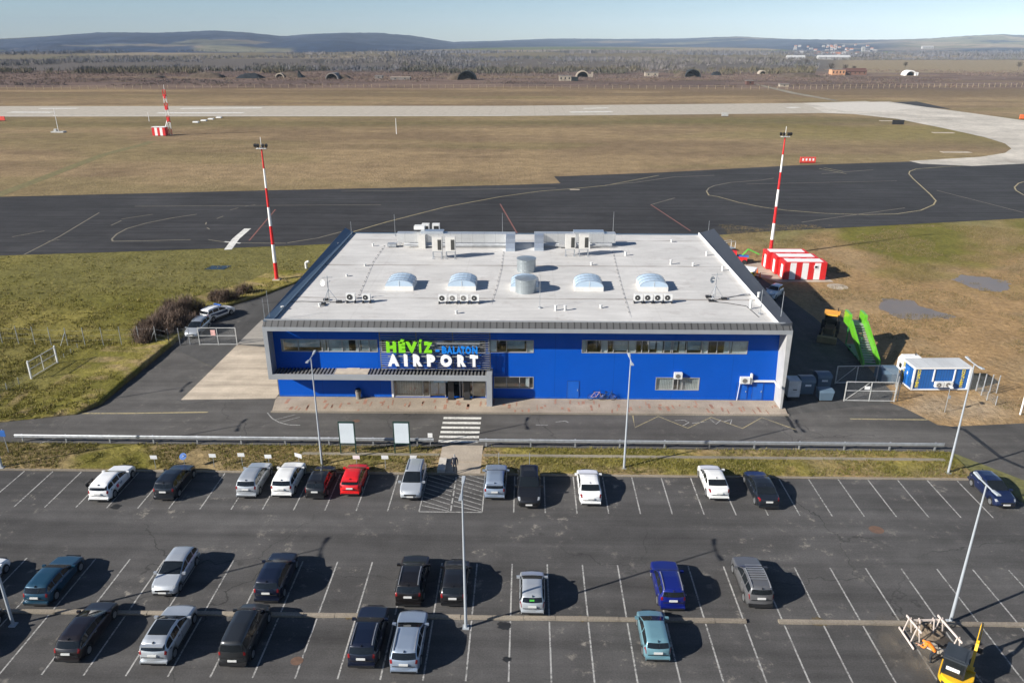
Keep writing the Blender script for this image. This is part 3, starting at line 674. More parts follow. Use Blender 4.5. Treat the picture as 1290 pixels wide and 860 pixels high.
for ch, a, b_ in [('A',203,306),('I',350,383),('R',432,515),('P',558,632),('O',679,783),('R',832,911),('T',946,1019)]: glyph(ch, LX(a), LX(b_), 4.06, 1.22, LW, bold=.075)
for ch, a, b_ in [('B',695,741),('A',740,792),('L',795,829),('A',824,874),('T',868,906),('O',907,960),('N',967,1016)]: glyph(ch, LX(a), LX(b_), 5.42, .74, LB, bold=.06)
link('letter', MB().box(LX(638),LX(674),ly-.3,ly-.12,5.62,5.80).build('x', LB).data, sign); bpy.data.objects.remove(bpy.data.objects['x'])
# ---------------- skylights: parts of the roof
SKYL = M('opal_dome', (.42,.53,.64), .2, var=.05, spec=.6); CURB = M('skylight_curb', (.68,.67,.64), .7, var=.08)
for px_, py_ in ((505.5,361),(583,361),(661,362),(741,362),(821,362)):
    p = G(px_, py_, ZR); w, l = 1.55, 1.45
    m = MB(); m.box(p.x-w,p.x+w,p.y-l,p.y+l,ZR,ZR+.5); s = m.build('skylight', CURB, roof)
    m = MB(); n = 10; vs = []
    for yy in np.linspace(-l+.02, l-.02, 2):
        for i in range(n+1):
            a = math.pi*i/n; vs.append((p.x-math.cos(a)*(w-.03), p.y+yy, ZR+.5+math.sin(a)*.68))
    for i in range(n): m.add([vs[i],vs[i+1],vs[n+2+i],vs[n+1+i]],[(3,2,1,0)])
    m.add(vs[:n+1],[tuple(range(n,-1,-1))]); m.add(vs[n+1:],[tuple(range(n+1))])
    for yy in (-l+.05,-.5,.5,l-.05):
        for i in range(n):
            a0, a1 = math.pi*i/n, math.pi*(i+1)/n; R_ = w+.0
            m.bar((p.x-math.cos(a0)*R_,p.y+yy,ZR+.52+math.sin(a0)*.70),(p.x-math.cos(a1)*R_,p.y+yy,ZR+.52+math.sin(a1)*.70),.06,.03,2)
    for xx in (0,): m.bar((p.x+xx,p.y-l,ZR+.5),(p.x+xx,p.y-l,ZR+1.1),.03,.03,1)
    d = m.build('dome', [SKYL, CURB, M('dome_rib',(.30,.34,.38),.4)], roof); d.parent = roof
# vent pipes, cable lines, lightning rods: parts of the building
for px_, py_, h in [(700,391,.5),(712,391,.5),(403,386,.3),(356,390,.3),(845,333,.55),(890,322,.5),(910,341,.5),(788,322,.45),(873,335,.35),(470,310,.3),(945,389,.9),(953,360,.45),(846,305,.3),(425,310,.35),(460,335,.2),(437,348,.2),(745,334,.3),(955,378,.8),(757,388,.3),(575,395,.3)]:
    VP = MB(); p = G(px_,py_,ZR); VP.tube(p, p+Vector((0,0,h)), .13, n=8); VP.tube(p+Vector((0,0,h)), p+Vector((0,0,h+.08)), .18, n=8); VP.build('vent_pipe', M('vent_white',(.6,.6,.58),.6,var=.1), roof)
for px_, py_, h in [(334,405,2.4),(443,297,2.0),(892,296,2.0),(957,396,2.6),(983,404,3.0),(498,297,3.0),(633,297,3.2),(772,297,3.4),(680,388,3.5),(340,403,3)]:
    LR = MB(); p = G(px_,py_,ZR); LR.tube(p, p+Vector((0,0,h)), .035, .02, n=5); LR.tube(p, p+Vector((0,0,.12)), .18, n=8); LR.build('lightning_rod', GALV, roof)
for q in [[(484,310),(470,330),(452,372),(440,384)],[(634,318),(631,340),(626,360),(618,384)],[(772,318),(777,340),(785,370),(794,400)]]:
    m = MB(); pts = [G(x,y,ZR) for x,y in q]
    for i in range(len(pts)-1):
        L_ = (pts[i+1]-pts[i]).length; k_ = max(2,int(L_/1.5))
        for j in range(k_):
            p = pts[i].lerp(pts[i+1], j/k_); m.box(p.x-.055,p.x+.055,p.y-.07,p.y+.07,ZR,ZR+.085)
        m.tube(pts[i]+Vector((0,0,.08)), pts[i+1]+Vector((0,0,.08)), .01, n=4)
    m.build('roof_cable', M('cable_block_grey',(.24,.235,.23),.8), roof)
for q in [[(893,380),(915,382),(940,386),(956,400)],[(905,377),(930,373),(950,372),(975,372)],[(330,382),(380,380),(412,381),(440,380)],[(899,372),(890,376),(905,381)]]:
    m = MB(); pts = [G(x,y,ZR) for x,y in q]
    for i in range(len(pts)-1): m.tube(pts[i]+Vector((0,0,.05)), pts[i+1]+Vector((0,0,.05)), .03, n=4)
    m.build('roof_cable', DARK, roof)
# two big round roof cowls
COWL = seams('zinc_sheet', (.36,.40,.42), 'z', .55, .25, .35, .6, width=.04)
for px_, py_ in ((663,341),(662,367)):
    p = G(px_,py_,ZR); m = MB(); m.tube((0,0,0),(0,0,1.50),1.12,1.12,n=28); m.tube((0,0,1.50),(0,0,1.55),1.17,1.17,n=28); m.tube((0,0,1.55),(0,0,1.68),1.17,.1,n=28)
    nm = 'nearer' if py_ > 350 else 'farther'
    m.build('roof_cowl', COWL, None, (p.x,p.y,ZR), label=('round zinc roof cowl standing in front of the middle skylight' if py_ > 350 else 'round zinc roof cowl behind the middle skylight, next to the ducts'), cat='roof cowl', group='round zinc cowls on the roof')
# ---------------- air conditioners
ACW = M('ac_white', (.66,.66,.64), .5, var=.06); GRILL = M('ac_fan_dark', (.03,.03,.03), .5)
GRILLG = M('ac_fan_grey', (.16,.15,.14), .5)
def ac_unit(name, label, loc, w=.95, h=.72, d=.36, stand=.28, fan=None, group=None, rz=0):
    t = thing(name, label, 'air conditioner', loc, rz, group)
    MB().box(-w/2,w/2,-d/2,d/2,stand,stand+h).build('casing', ACW, t)
    f = MB(); f.tube((-.1*w,-d/2-.03,stand+h/2),(-.1*w,-d/2+.0,stand+h/2),h*.40,n=18); fo = f.build('fan_grille', fan or GRILL, t)
    hb = MB(); hb.tube((-.1*w,-d/2-.045,stand+h/2),(-.1*w,-d/2-.031,stand+h/2),h*.09,n=8); hb.build('hub', ACW, fo)
    if stand > .02:
        s = MB(); s.box(-w/2,-w/2+.08,-d/2-.1,d/2+.1,0,stand-.002); s.box(w/2-.08,w/2,-d/2-.1,d/2+.1,0,stand-.002); s.build('stand', DARK, t)
    return t
for i,(x,y_,lb) in enumerate([(442.5,381,'white air conditioner with dark fan, left of the pair near the dish mast'),(462,381,'smaller white air conditioner, right of the pair near the dish mast')]):
    p = G(x,y_,ZR); ac_unit('air_conditioner', lb, p, w=.92 if i==0 else .82, h=.75 if i==0 else .66, group='air conditioners on the roof front')
for (xs,wh,fans,n_) in [((558,571,585,598.5),'beside the second skylight',(GRILL,GRILLG,GRILLG,GRILL),1),((803.5,816,828.5,841),'before the fifth skylight',(GRILL,)*4,2)]:
    for i,x in enumerate(xs):
        p = G(x,382 if n_==1 else 381.5,ZR)
        ac_unit('air_conditioner', f"white air conditioner {['leftmost','second from left','third from left','rightmost'][i]} in the row of four {wh}", p, w=.86, h=.68, fan=fans[i], group='air conditioners on the roof front')
# tall twin condensers by the ducts
CAS = M('condenser_casing', (.60,.58,.54), .55, var=.08)
def condenser(loc, label):
    t = thing('condenser', label, 'air conditioner', loc, 0, 'tall condensers by the roof ducts')
    MB().box(-.62,.62,-.4,.4,.95,2.75).build('casing', CAS, t)
    MB().box(.08,.52,-.425,-.402,1.15,2.45).build('fan_grille', seams('grille_slats',(.05,.05,.045),'z',.22,.6,.5,width=.08), t)
    s = MB()
    for sx_ in (-.55,.55):
        for sy_ in (-.35,.35): s.bar((sx_,sy_,0),(sx_,sy_,.948),.09); s.cbox(sx_,sy_,.03,.25,.25,.06)
    s.box(-.6,.6,-.38,-.30,.86,.947); s.box(-.6,.6,.30,.38,.86,.947); s.build('stand', GALV, t)
for x,y_,lb in [(551.5,325,'tall beige condenser on legs, outer left one of the left roof pair'),(568,325,'tall beige condenser on legs, inner right one of the left roof pair'),(718,322,'tall beige condenser on legs, left one of the right roof pair'),(735,322,'tall beige condenser on legs, right one of the right roof pair')]:
    condenser(G(x,y_,ZR), lb)
for x,lb in ((537,'white boxy condenser behind the left duct, nearer the roof corner'),(550,'white boxy condenser behind the left duct, nearer the long pipe')):
    p = G(x,302,ZR); t = thing('condenser', lb, 'air conditioner', p, 0, 'condensers behind the roof duct')
    MB().box(-.5,.5,-.4,.4,.9,2.25).build('casing', ACW, t); MB().box(-.28,.38,-.424,-.402,1.15,2.0).build('fan_grille', GRILL, t)
    s = MB(); [s.bar((a,b_,0),(a,b_,.898),.08) for a in (-.42,.42) for b_ in (-.32,.32)]; s.build('stand', GALV, t)
# ---------------- ducts
DUCT = seams('duct_metal', (.66,.66,.65), 'x', 1.5, .35, .38, .7, width=.05, var=.1)
DUCTV = seams('duct_metal_bend', (.60,.65,.70), 'y', .5, .25, .32, .75, width=.05, var=.08)
def duct(xa_, xb_, yb_, label, bend_right, boxes):
    t = thing('roof_duct', label, 'roof duct', G((xa_+xb_)/2, yb_, ZR), 0, 'sheet metal air ducts along the roof back')
    c_ = t.location.x; a = G(xa_,yb_,ZR).x-c_; b_ = G(xb_,yb_,ZR).x-c_
    m = MB(); m.box(a,b_,0,1.35,.55,1.75); m.build('main_duct', DUCT, t)
    m = MB()
    x = a+.4
    while x < b_: m.bar((x,.1,0),(x,.1,.548),.08); m.bar((x,1.2,0),(x,1.2,.548),.08); x += 2.4
    m.build('support', GALV, t)
    m = MB(); m.tube((a+1,-.25,.45),(b_-.5,-.25,.45),.09,n=6); m.tube((a+1,-.5,.42),(b_-.5,-.5,.42),.07,n=6); m.tube((a+1,-.72,.3),(b_-.5,-.72,.3),.05,n=6); m.build('pipe', M('pipe_wrap',(.55,.56,.56),.4,.3), t)
    # the elbow that comes forward and dives into the roof
    e = b_ if bend_right else a
    x0_, x1_ = (e-1.2, e) if bend_right else (e, e+1.2)
    m = MB(); prof = [(.0,1.75),(-.5,1.72),(-1.15,1.45),(-1.75,.95),(-2.1,.35),(-2.15,0),(-1.0,0),(-.6,.3),(0,.55)]
    prof = [(p_[0]-.004,p_[1]) for p_ in prof]
    m.xprof(prof, x0_, x1_); m.build('elbow', DUCTV, t)
    for (u0,u1,y0,y1,z0,z1,mt) in boxes: MB().box(a+u0,a+u1,y0,y1,z0,z1).build('duct_box', mt, t)
    return t
duct(500,649,311,'long sheet metal air duct on the left half of the roof back', True, [(.2,2.0,1.36,1.6,.7,1.6,DUCT),(3.0,3.9,-.95,-.02,.0,1.75,CAS),(3.2,6.2,.1,1.4,1.755,2.05,DUCTV),(-1.2,-.02,-.6,.3,.1,.5,GALV),(2.2,3.6,1.0,2.1,2.06,2.5,ACW)])
duct(673,775,311,'shorter sheet metal air duct on the right half of the roof back', False, [(5.2,9.2,.05,1.42,1.755,2.0,DUCTV),(3.2,5.5,-.9,-.02,.2,.6,DUCT),(7.0,7.3,-.95,-.6,.0,.9,ACW)])
# ---------------- antenna masts on the roof
def antenna(px_, py_, label, side):
    t = thing('antenna_mast', label, 'antenna', G(px_,py_,ZR), 0, 'antenna masts on the roof')
    m = MB(); m.tube((0,0,0),(0,0,2.9),.05,n=6)
    for a in (0,2.1,4.2): m.tube((math.cos(a)*1.0,math.sin(a)*.8,.05),(0,0,1.5),.03,n=5)
    m.build('mast', GALV, t)
    m = MB(); [m.cbox(math.cos(a)*1.0,math.sin(a)*.8,.1,.55,.4,.2) for a in (0,2.1,4.2)]; m.build('ballast', DARK, t)
    m = MB()
    n = 14; R_ = .36; ax = Vector((side*.6,-.9,.15)).normalized(); u = ax.cross(Vector((0,0,1))).normalized(); w_ = u.cross(ax)
    c0 = Vector((-.45*side if side>0 else -.5,-.1,2.2)); vs = [c0-ax*.12]
    for rr_, dd in ((.2,-.08),(R_,.04)):
        for i in range(n):
            t_ = 2*math.pi*i/n; vs.append(c0+ax*dd+u*math.cos(t_)*rr_+w_*math.sin(t_)*rr_)
    fs = [(0,1+i,1+(i+1)%n) for i in range(n)] + [(1+i,1+n+i,1+n+(i+1)%n,1+(i+1)%n) for i in range(n)]
    m.add(vs, fs); m.tube(c0, c0+ax*.35, .03, n=5); m.build('dish', ACW, t)
    m = MB(); m.bar((-.55,0,2.7),(.55,0,2.75),.05); m.bar((.2,-.3,2.3),(.2,.3,2.3),.05); m.build('crossbar', GALV, t)
antenna(415,381,'roof antenna mast with round dish near the left roof edge', -1)
antenna(900,377,'roof antenna mast with small dish and cables near the right roof edge', 1)
# wall-mounted units in front
def wall_ac(px_, py_, label, w, h):
    x, z = GX(px_,py_,70.0); t = thing('air_conditioner', label, 'air conditioner', (x,69.93,z-.3), 0, 'air conditioners on the blue front wall')
    MB().box(-w/2,w/2,-.2,.16,0,h).build('casing', ACW, t)
    f = MB().tube((-.05,-.235,h/2),(-.05,-.202,h/2),h*.36,n=16).build('fan_grille', GRILLG, t)
    s = MB(); s.bar((-w/2+.1,.2,-.05),(-w/2+.1,-.2,-.05),.05); s.bar((w/2-.1,.2,-.05),(w/2-.1,-.2,-.05),.05); s.build('bracket', GALV, t); return t
wall_ac(854,472.5,'white air conditioner box hung over the small curtained window',.8,.62)
q = wall_ac(938,478.5,'white air conditioner on the blue wall with white cable duct',.95,.66)
m = MB(); m.box(.55,.72,-.1,.2,-.1,1.0); m.box(.72,3.05,0,.18,.1,.26); m.bar((3.0,-.05,.18),(3.15,-.9,.0),.12,.14); m.tube((-.42,.1,-.05),(-.55,.1,-2.1),.035,n=5); m.build('cable_duct', ACW, q)
m = MB(); p = (24.9,67.9,2.55); m.bar((24.8,68.3,2.6),(24.8,68.12,2.6),.08); m.box(24.7,24.92,67.75,68.12,2.52,2.7); m.build('security_camera', ACW, None, label='white security camera on the front edge of the right fin', cat='security camera')
# ================================================================ cars
PROFILES = {  # (fraction from tail, height) along the roofline; rear window and windscreen segment numbers; belt height
 'hatch': (4.05,1.74,1.48,.93,[(0,.48),(.004,.74),(.025,.99),(.105,1.33),(.17,1.43),(.36,1.48),(.50,1.44),(.735,1.01),(.79,.95),(.93,.82),(.985,.66),(1,.46)],(2,3),(6,7)),
 'small': (3.75,1.66,1.45,.92,[(0,.48),(.004,.76),(.02,1.0),(.075,1.33),(.14,1.42),(.36,1.46),(.52,1.42),(.76,1.0),(.81,.94),(.94,.80),(.985,.66),(1,.46)],(2,3),(6,7)),
 'wagon': (4.72,1.82,1.50,.95,[(0,.48),(.004,.76),(.018,1.0),(.075,1.36),(.12,1.45),(.34,1.50),(.485,1.45),(.68,1.02),(.74,.97),(.92,.84),(.985,.68),(1,.46)],(2,3),(6,7)),
 'suv':   (4.50,1.86,1.67,1.06,[(0,.52),(.004,.86),(.018,1.12),(.075,1.50),(.13,1.61),(.34,1.67),(.50,1.61),(.69,1.14),(.75,1.08),(.92,.96),(.985,.78),(1,.52)],(2,3),(6,7)),
 'boxy':  (4.45,1.80,1.68,1.06,[(0,.52),(.004,.86),(.012,1.12),(.035,1.52),(.08,1.63),(.34,1.68),(.49,1.62),(.66,1.14),(.72,1.08),(.92,.98),(.985,.80),(1,.52)],(2,3),(6,7)),
 'sedan': (4.65,1.80,1.46,.95,[(0,.48),(.004,.80),(.015,.98),(.13,1.04),(.275,1.34),(.36,1.43),(.48,1.46),(.565,1.41),(.735,1.01),(.79,.95),(.93,.82),(.985,.66),(1,.46)],(3,4),(7,8)),
 'mpv':   (4.45,1.76,1.68,1.02,[(0,.48),(.004,.84),(.014,1.06),(.05,1.50),(.10,1.62),(.36,1.68),(.54,1.62),(.78,1.10),(.82,1.03),(.94,.88),(.985,.70),(1,.46)],(2,3),(6,7)),
 'van':   (4.85,1.88,1.88,1.10,[(0,.48),(.003,.92),(.010,1.16),(.028,1.70),(.055,1.82),(.36,1.88),(.60,1.82),(.79,1.20),(.83,1.12),(.94,.98),(.985,.76),(1,.46)],(2,3),(6,7)),
}
class Body:
    def __init__(s, kind, L=None, W_=None, Hs=1.):
        l,w,h,belt,pr,s.rw,s.ws = PROFILES[kind]
        s.L = L or l; s.W = W_ or w; s.belt = belt*Hs
        s.pr = [((t-.5)*s.L, z*Hs) for t,z in pr]; s.H = h*Hs
        s.wheels = (-.5*s.L+.19*s.L-.02, .5*s.L-.185*s.L); s.R = .315 if kind in ('small','hatch') else .34
    def prof(s, u):
        i = min(len(s.pr)-2, max(0,int(math.floor(u)))); f = u-i
        a, b_ = s.pr[i], s.pr[i+1]; return a[0]+(b_[0]-a[0])*f, a[1]+(b_[1]-a[1])*f
    def half(s, y):
        t = abs(y)/(s.L/2); k = 1-.05*t**4-.10*max(0,(t-.84)/.16)**2
        return s.W/2*k
    def section(s, u):
        y, zt = s.prof(u); w = s.half(y); t = abs(y)/(s.L/2)
        zb = .21+.13*max(0,(t-.8)/.2)**2
        for yw in s.wheels:
            d = s.R+.06; 
            if abs(y-yw) < d: zb = max(zb, s.R+math.sqrt(d*d-(y-yw)**2)*.97)
        belt = min(s.belt+.03*(-y/s.L), zt-.025); zb = min(zb, belt-.08); d = belt-zb; h = zt-belt; tm = .30*h
        g0 = w*.955-.015; fy = y/(s.L/2)
        bow = -math.copysign(.09*t+.10*t**4, y); W2 = s.W/2
        return [Vector((p[0], p[1]+bow*min(1,abs(p[0])/W2)**2, p[2])) for p in ((0,y,zb),(w*.82,y,zb),(w*.965,y,zb+.04*d),(w,y,zb+.32*d),(w*1.0,y,zb+.64*d),(w*.985,y,zb+.90*d),(w*.968,y,belt),
                (g0,y,belt+.06*h),(g0-tm*.52,y,belt+.50*h),(g0-tm*.92,y,belt+.86*h),((g0-tm)*.90,y,belt+.968*h),((g0-tm)*.5,y,zt-.004),(0,y,zt))]
    def pt(s, u, v):
        q = s.section(u); i = min(11, int(v)); return q[i].lerp(q[i+1], v-i)
    def us(s):
        out = []
        for i in range(len(s.pr)-1):
            k_ = max(2, int(abs(s.pr[i+1][0]-s.pr[i][0])/.09)+1)
            out += [i+j/k_ for j in range(k_)]
        return out+[len(s.pr)-1-1e-6]
    def body(s):
        mb = MB(); us = s.us(); n = 13
        rows = []
        for u in us:
            q = s.section(u); ring = [(p.x,p.y,p.z) for p in q] + [(-p.x,p.y,p.z) for p in q[11:0:-1]]
            rows.append(ring)
        k_ = len(rows[0]); vs = [p for r_ in rows for p in r_]; fs = []
        for i in range(len(rows)-1):
            for j in range(k_):
                fs.append((i*k_+j, i*k_+(j+1)%k_, (i+1)*k_+(j+1)%k_, (i+1)*k_+j))
        fs.append(tuple(range(k_))[::-1]); fs.append(tuple((len(rows)-1)*k_+j for j in range(k_)))
        mb.add(vs, [f[::-1] for f in fs]); return mb
    def patch(s, u0, u1, v0, v1, off=.012, nu=6, nv=4, side=1, mirror=False, mb=None, clip=None):
        """piece of the skin between profile stations u and section stations v, lifted off it"""
        mb = mb or MB(); vs = []
        e = .02
        us_ = np.linspace(u0,u1,nu+1)
        cols = []
        if mirror: vv = [(v,1) for v in np.linspace(v0,v1,nv+1)] + [(v,-1) for v in np.linspace(v1,v0,nv+1)[1:]]
        else: vv = [(v,side) for v in np.linspace(v0,v1,nv+1)]
        for u in us_:
            for v, sd in vv:
                p = s.pt(u,v); du = s.pt(min(u+e,len(s.pr)-1.001),v)-s.pt(max(u-e,0),v)
                dv = s.pt(u,min(v+.08,11.999))-s.pt(u,max(v-.08,0)); nrm = du.cross(dv)
                nrm = nrm.normalized() if nrm.length > 1e-9 else Vector((0,0,1))
                if nrm.x < -.2 or (abs(nrm.x) < .25 and nrm.z < -.2): nrm = -nrm
                if abs(nrm.x) < .2 and abs(nrm.z) < .2 and nrm.y*(p.y) < 0: nrm = -nrm
                p = p+nrm*off; vs.append((p.x*sd,p.y,p.z))
        k_ = len(vv); fs = []
        for i in range(nu):
            for j in range(k_-1): fs.append((i*k_+j,i*k_+j+1,(i+1)*k_+j+1,(i+1)*k_+j))
        if not mirror and side < 0: fs = [f[::-1] for f in fs]
        mb.add(vs, fs); return mb
    def uz(s, z, rear=True):
        """station on the tail (or nose) at which the roofline passes height z"""
        rng = np.linspace(0,3,400) if rear else np.linspace(len(s.pr)-1.001,len(s.pr)-4,400)
        for u in rng:
            if s.prof(u)[1] >= z: return u
        return 2
    def uy(s, y):
        lo, hi = 0, len(s.pr)-1.001
        for _ in range(40):
            m_ = (lo+hi)/2
            if s.prof(m_)[0] < y: lo = m_
            else: hi = m_
        return lo
WHEEL_CACHE = {}
def paint(name, col, metal=.0, rough=.38):
    return M(name, col, rough, metal, var=.05, scale=.8, coat=.8)
HEADL = M('headlight_glass', (.30,.32,.34), .1, .1, var=.2, scale=9); TAILL = M('taillight_red', (.20,.006,.008), .2, var=.2, scale=6, coat=.5)
PLATE = M('number_plate', (.62,.62,.6), .5, var=.05)
GRILLE = M('grille_black', (.015,.015,.016), .4)
SILL = M('sill_dark', (.03,.03,.032), .6)
def car(kind, label, px_, py_, near='rear', col=None, L=None, Wd=None, Hs=1., rails=None, trim=False, dark_rear=True, rz=0., at=None, group='parked cars', cat='car', extras=None, name='parked_car', pano=False, spoiler=False, plate_z=None, big_tail=False, fin=True):
    """near: which end of the car stands towards the camera; px,py: pixel of that end's bottom edge"""
    b_ = Body(kind, L, Wd, Hs)
    face = 0 if near == 'rear' else math.pi
    p = G(px_, py_, .12) if at is None else Vector(at); p.z = 0
    c_ = p + Vector((-math.sin(rz), math.cos(rz), 0))*(b_.L/2) if at is None else p
    t = thing(name, label, cat, (c_.x, c_.y, .008), rz+face, group)
    b_.body().build('body', col, t, smooth=True)
    rwa, rwb = b_.rw; wsa, wsb = b_.ws
    b_.patch(rwa+.10, rwb-.06, 9.75, 12, mirror=True, nu=5).build('rear_window', CGLASS, t, smooth=True)
    b_.patch(wsa+.05, wsb-.07, 9.6, 12, mirror=True, nu=6).build('windscreen', CGLASS, t, smooth=True)
    y_rw = b_.prof(rwb)[0]; y_ws0 = b_.prof(wsa)[0]; y_ws1 = b_.prof(wsb)[0]
    ya = b_.prof(rwa)[0]+(.16 if kind != 'sedan' else .42); yb = y_ws1-.20
    span = yb-ya; cuts = [(ya, ya+span*.26), (ya+span*.29, ya+span*.60), (ya+span*.63, yb)]
    if kind == 'small': cuts = [(ya+.05, ya+span*.48), (ya+span*.52, yb)]
    for (q0,q1) in cuts:
        for sd in (1,-1):
            b_.patch(b_.uy(q0), b_.uy(q1), 7.25, 8.95, side=sd, nu=6, nv=2).build('side_window', CGLASS, t, smooth=True)
    zt = b_.pr[2][1]; u0 = b_.uz(zt-.30); u1 = b_.uz(zt+(.22 if big_tail else .02))
    for sd in (1,-1): b_.patch(u0+(0 if big_tail else .25*(u1-u0)), u1, 5.4, 7.6 if big_tail else 10.0, .014, nu=4, nv=6, side=sd).build('taillight', TAILL, t)
    ln = len(b_.pr)-1
    for sd in (1,-1): b_.patch(ln-1.95, ln-1.15, 6.2, 10.2, .012, nu=5, nv=5, side=sd).build('headlight', HEADL, t)
    pz = plate_z or zt-.20
    MB().box(-.26,.26,-b_.L/2-.022,-b_.L/2+.03,pz-.06,pz+.06).build('number_plate', PLATE, t)
    MB().box(-.26,.26,b_.L/2-.03,b_.L/2+.02,.44,.55).build('number_plate', PLATE, t)
    m = MB(); yf = b_.L/2; w = b_.W*.36; m.box(-w*.75,w*.75,yf-.06,yf-.004,.56,.68); m.box(-w,w,yf-.05,yf+.004,.30,.42); m.build('grille', GRILLE, t)
    m = MB(); w = b_.W/2; m.box(-w*.86,w*.86,-b_.L/2-.015,-b_.L/2+.15,.30,.46); m.build('bumper', GRILLE if trim else col, t)
    sill = GRILLE if trim else SILL
    for sd in (1,-1): b_.patch(b_.uy(b_.wheels[0]+b_.R+.07), b_.uy(b_.wheels[1]-b_.R-.07), 1.6, 2.75, .008, side=sd, nu=4, nv=2).build('sill', sill, t)
    m = MB(); m.box(-b_.W*.40,b_.W*.40,-b_.L/2-.03,-b_.L/2+.1,.25,.37); m.build('rear_valance', GRILLE, t)
    for sd in (1,-1):
        for yd in (ya+span*.50, ya+span*.12):
            q = b_.pt(b_.uy(yd), 5.15); m = MB(); m.cbox(sd*(q.x+.012),yd,q.z,.03,.17,.03); m.build('door_handle', GRILLE if col in (WH,WH2,SIL,SIL2,SILG) else RIM, t)
        for yd in (ya+span*.30, ya+span*.635, yb+.05):
            pts = [b_.pt(b_.uy(yd), v) for v in (3.1,4.2,5.2,6.0)]; m = MB()
            for i in range(3): m.bar((sd*(pts[i].x+.003),yd,pts[i].z),(sd*(pts[i+1].x+.003),yd,pts[i+1].z),.012)
            m.build('door_gap', GRILLE, t)
    zb_ = b_.pr[2][1]; q0 = b_.prof(b_.uz(zb_-.32))[0]; m = MB(); m.box(-b_.W*.36,b_.W*.36,q0-.03,q0+.02,zb_-.335,zb_-.318); m.build('tailgate_gap', GRILLE, t)
    for sd in (1,-1):
        x = sd*(b_.W/2+.06); m = MB(); m.cbox(x+sd*.03,yb-.02,b_.belt+.10,.22,.14,.15); m.bar((sd*(b_.W/2-.06),yb,b_.belt+.03),(x,yb-.02,b_.belt+.06),.06); m.build('mirror', col, t)
    for yw in b_.wheels:
        for sd in (1,-1):
            key = (b_.R, sd)
            if key not in WHEEL_CACHE:
                R_ = b_.R; m = MB(); m.tube((-sd*.11,0,0),(sd*.09,0,0),R_,n=20); m.tube((sd*.09,0,0),(sd*.11,0,0),R_,R_*.92,n=20)
                m2 = MB(); m2.tube((sd*.111,0,0),(sd*.118,0,0),R_*.66,n=14)
                o1 = m.build('tyre', RUBBER); o2 = m2.build('rim', RIM); WHEEL_CACHE[key] = (o1.data, o2.data)
                bpy.data.objects.remove(o1); bpy.data.objects.remove(o2)
            wo = link('wheel', WHEEL_CACHE[key][0], t, (sd*(b_.W/2-.125), yw, b_.R)); link('rim', WHEEL_CACHE[key][1], wo)
    yr0 = b_.prof(rwb)[0]+.1; yr1 = y_ws0-.15
    if rails:
        for sd in (1,-1):
            m = MB(); pts = [b_.pt(b_.uy(y), 10.05) for y in np.linspace(yr0,yr1,6)]
            for i in range(5): m.bar(pts[i]+Vector((0,0,.05)), pts[i+1]+Vector((0,0,.05)), .045, .05)
            m.bar(pts[0], pts[0]+Vector((0,0,.05)), .06); m.bar(pts[-1], pts[-1]+Vector((0,0,.05)), .06)
            for v in range(len(m.v)): m.v[v] = (m.v[v][0]*sd, m.v[v][1], m.v[v][2])
            m.build('roof_rail', rails, t)
    if pano: b_.patch(b_.uy(y_ws0-1.35), wsa-.03, 10.2, 12, .012, mirror=True).build('roof_window', CGLASS, t, smooth=True)
    if fin:
        z = b_.pt(rwb+.4,12).z; y = b_.prof(rwb+.4)[0]; MB().add([(-.02,y-.12,z-.01),(.02,y-.12,z-.01),(.02,y+.12,z-.01),(-.02,y+.12,z-.01),(-.012,y-.12,z+.09),(.012,y-.12,z+.09)],[(0,1,5,4),(1,2,5),(2,3,4,5),(3,0,4)]).build('antenna_fin', GRILLE, t)
    if spoiler:
        q = b_.pt(rwb-.02,12); w = b_.W*.36; MB().box(-w,w,q.y-.22,q.y+.02,q.z-.05,q.z+.005).build('spoiler', col, t)
    if extras: extras(t, b_)
    return t
WH = paint('car_white', (.80,.80,.79)); WH2 = paint('car_white_warm', (.74,.74,.72)); SIL = paint('car_silver', (.42,.45,.48), .55); SIL2 = paint('car_silver_blue', (.33,.40,.50), .5)
SILG = paint('car_silver_light', (.50,.53,.56), .5); BLK = paint('car_black', (.008,.008,.009)); CHAR = paint('car_charcoal', (.018,.021,.026), .3); NAVY = paint('car_navy', (.006,.014,.055), .2)
DNAVY = paint('car_dark_navy', (.005,.009,.025), .2); REDC = paint('car_red', (.62,.010,.012)); BLUEC = paint('car_bright_blue', (.005,.014,.17), .2); TEAL = paint('car_teal', (.014,.060,.105), .35)
LTEAL = paint('car_light_teal', (.17,.33,.39), .35); MAR = paint('car_dark_maroon', (.009,.006,.007)); GREYB = paint('car_grey_beige', (.17,.17,.175), .5); BRN = paint('car_dark_brown', (.012,.010,.010), .3); SLATE = paint('car_slate', (.013,.017,.024), .3)
GREYV = paint('car_grey_van', (.020,.022,.024), .2)
RAILW = M('rail_aluminium', (.5,.5,.5), .35, .7)
C0 = lambda x0,y0,sc: (lambda x,y: (x0+x*sc, y0+y*sc))
k1,k2,k3,k4 = C0(0,530,.2558), C0(320,520,.248), C0(600,530,.2326), C0(860,530,.3333); k5,k6,k7,k8 = C0(0,660,.2558), C0(320,680,.2326), C0(600,680,.2326), C0(880,660,.3178)
def livery(t, b_):
    x = b_.W/2
    for u0,u1,v0,v1,mt in ((4.6,4.95,3.6,5.2,M('decal_red',(.55,.04,.08),.4)),(5.15,5.75,3.9,4.7,M('decal_grey',(.28,.33,.38),.4)),(7.3,7.9,4.2,5.0,M('decal_grey',(.28,.33,.38)))):
        b_.patch(u0,u1,v0,v1,.008,side=1,nu=3,nv=2).build('side_decal', mt, t)
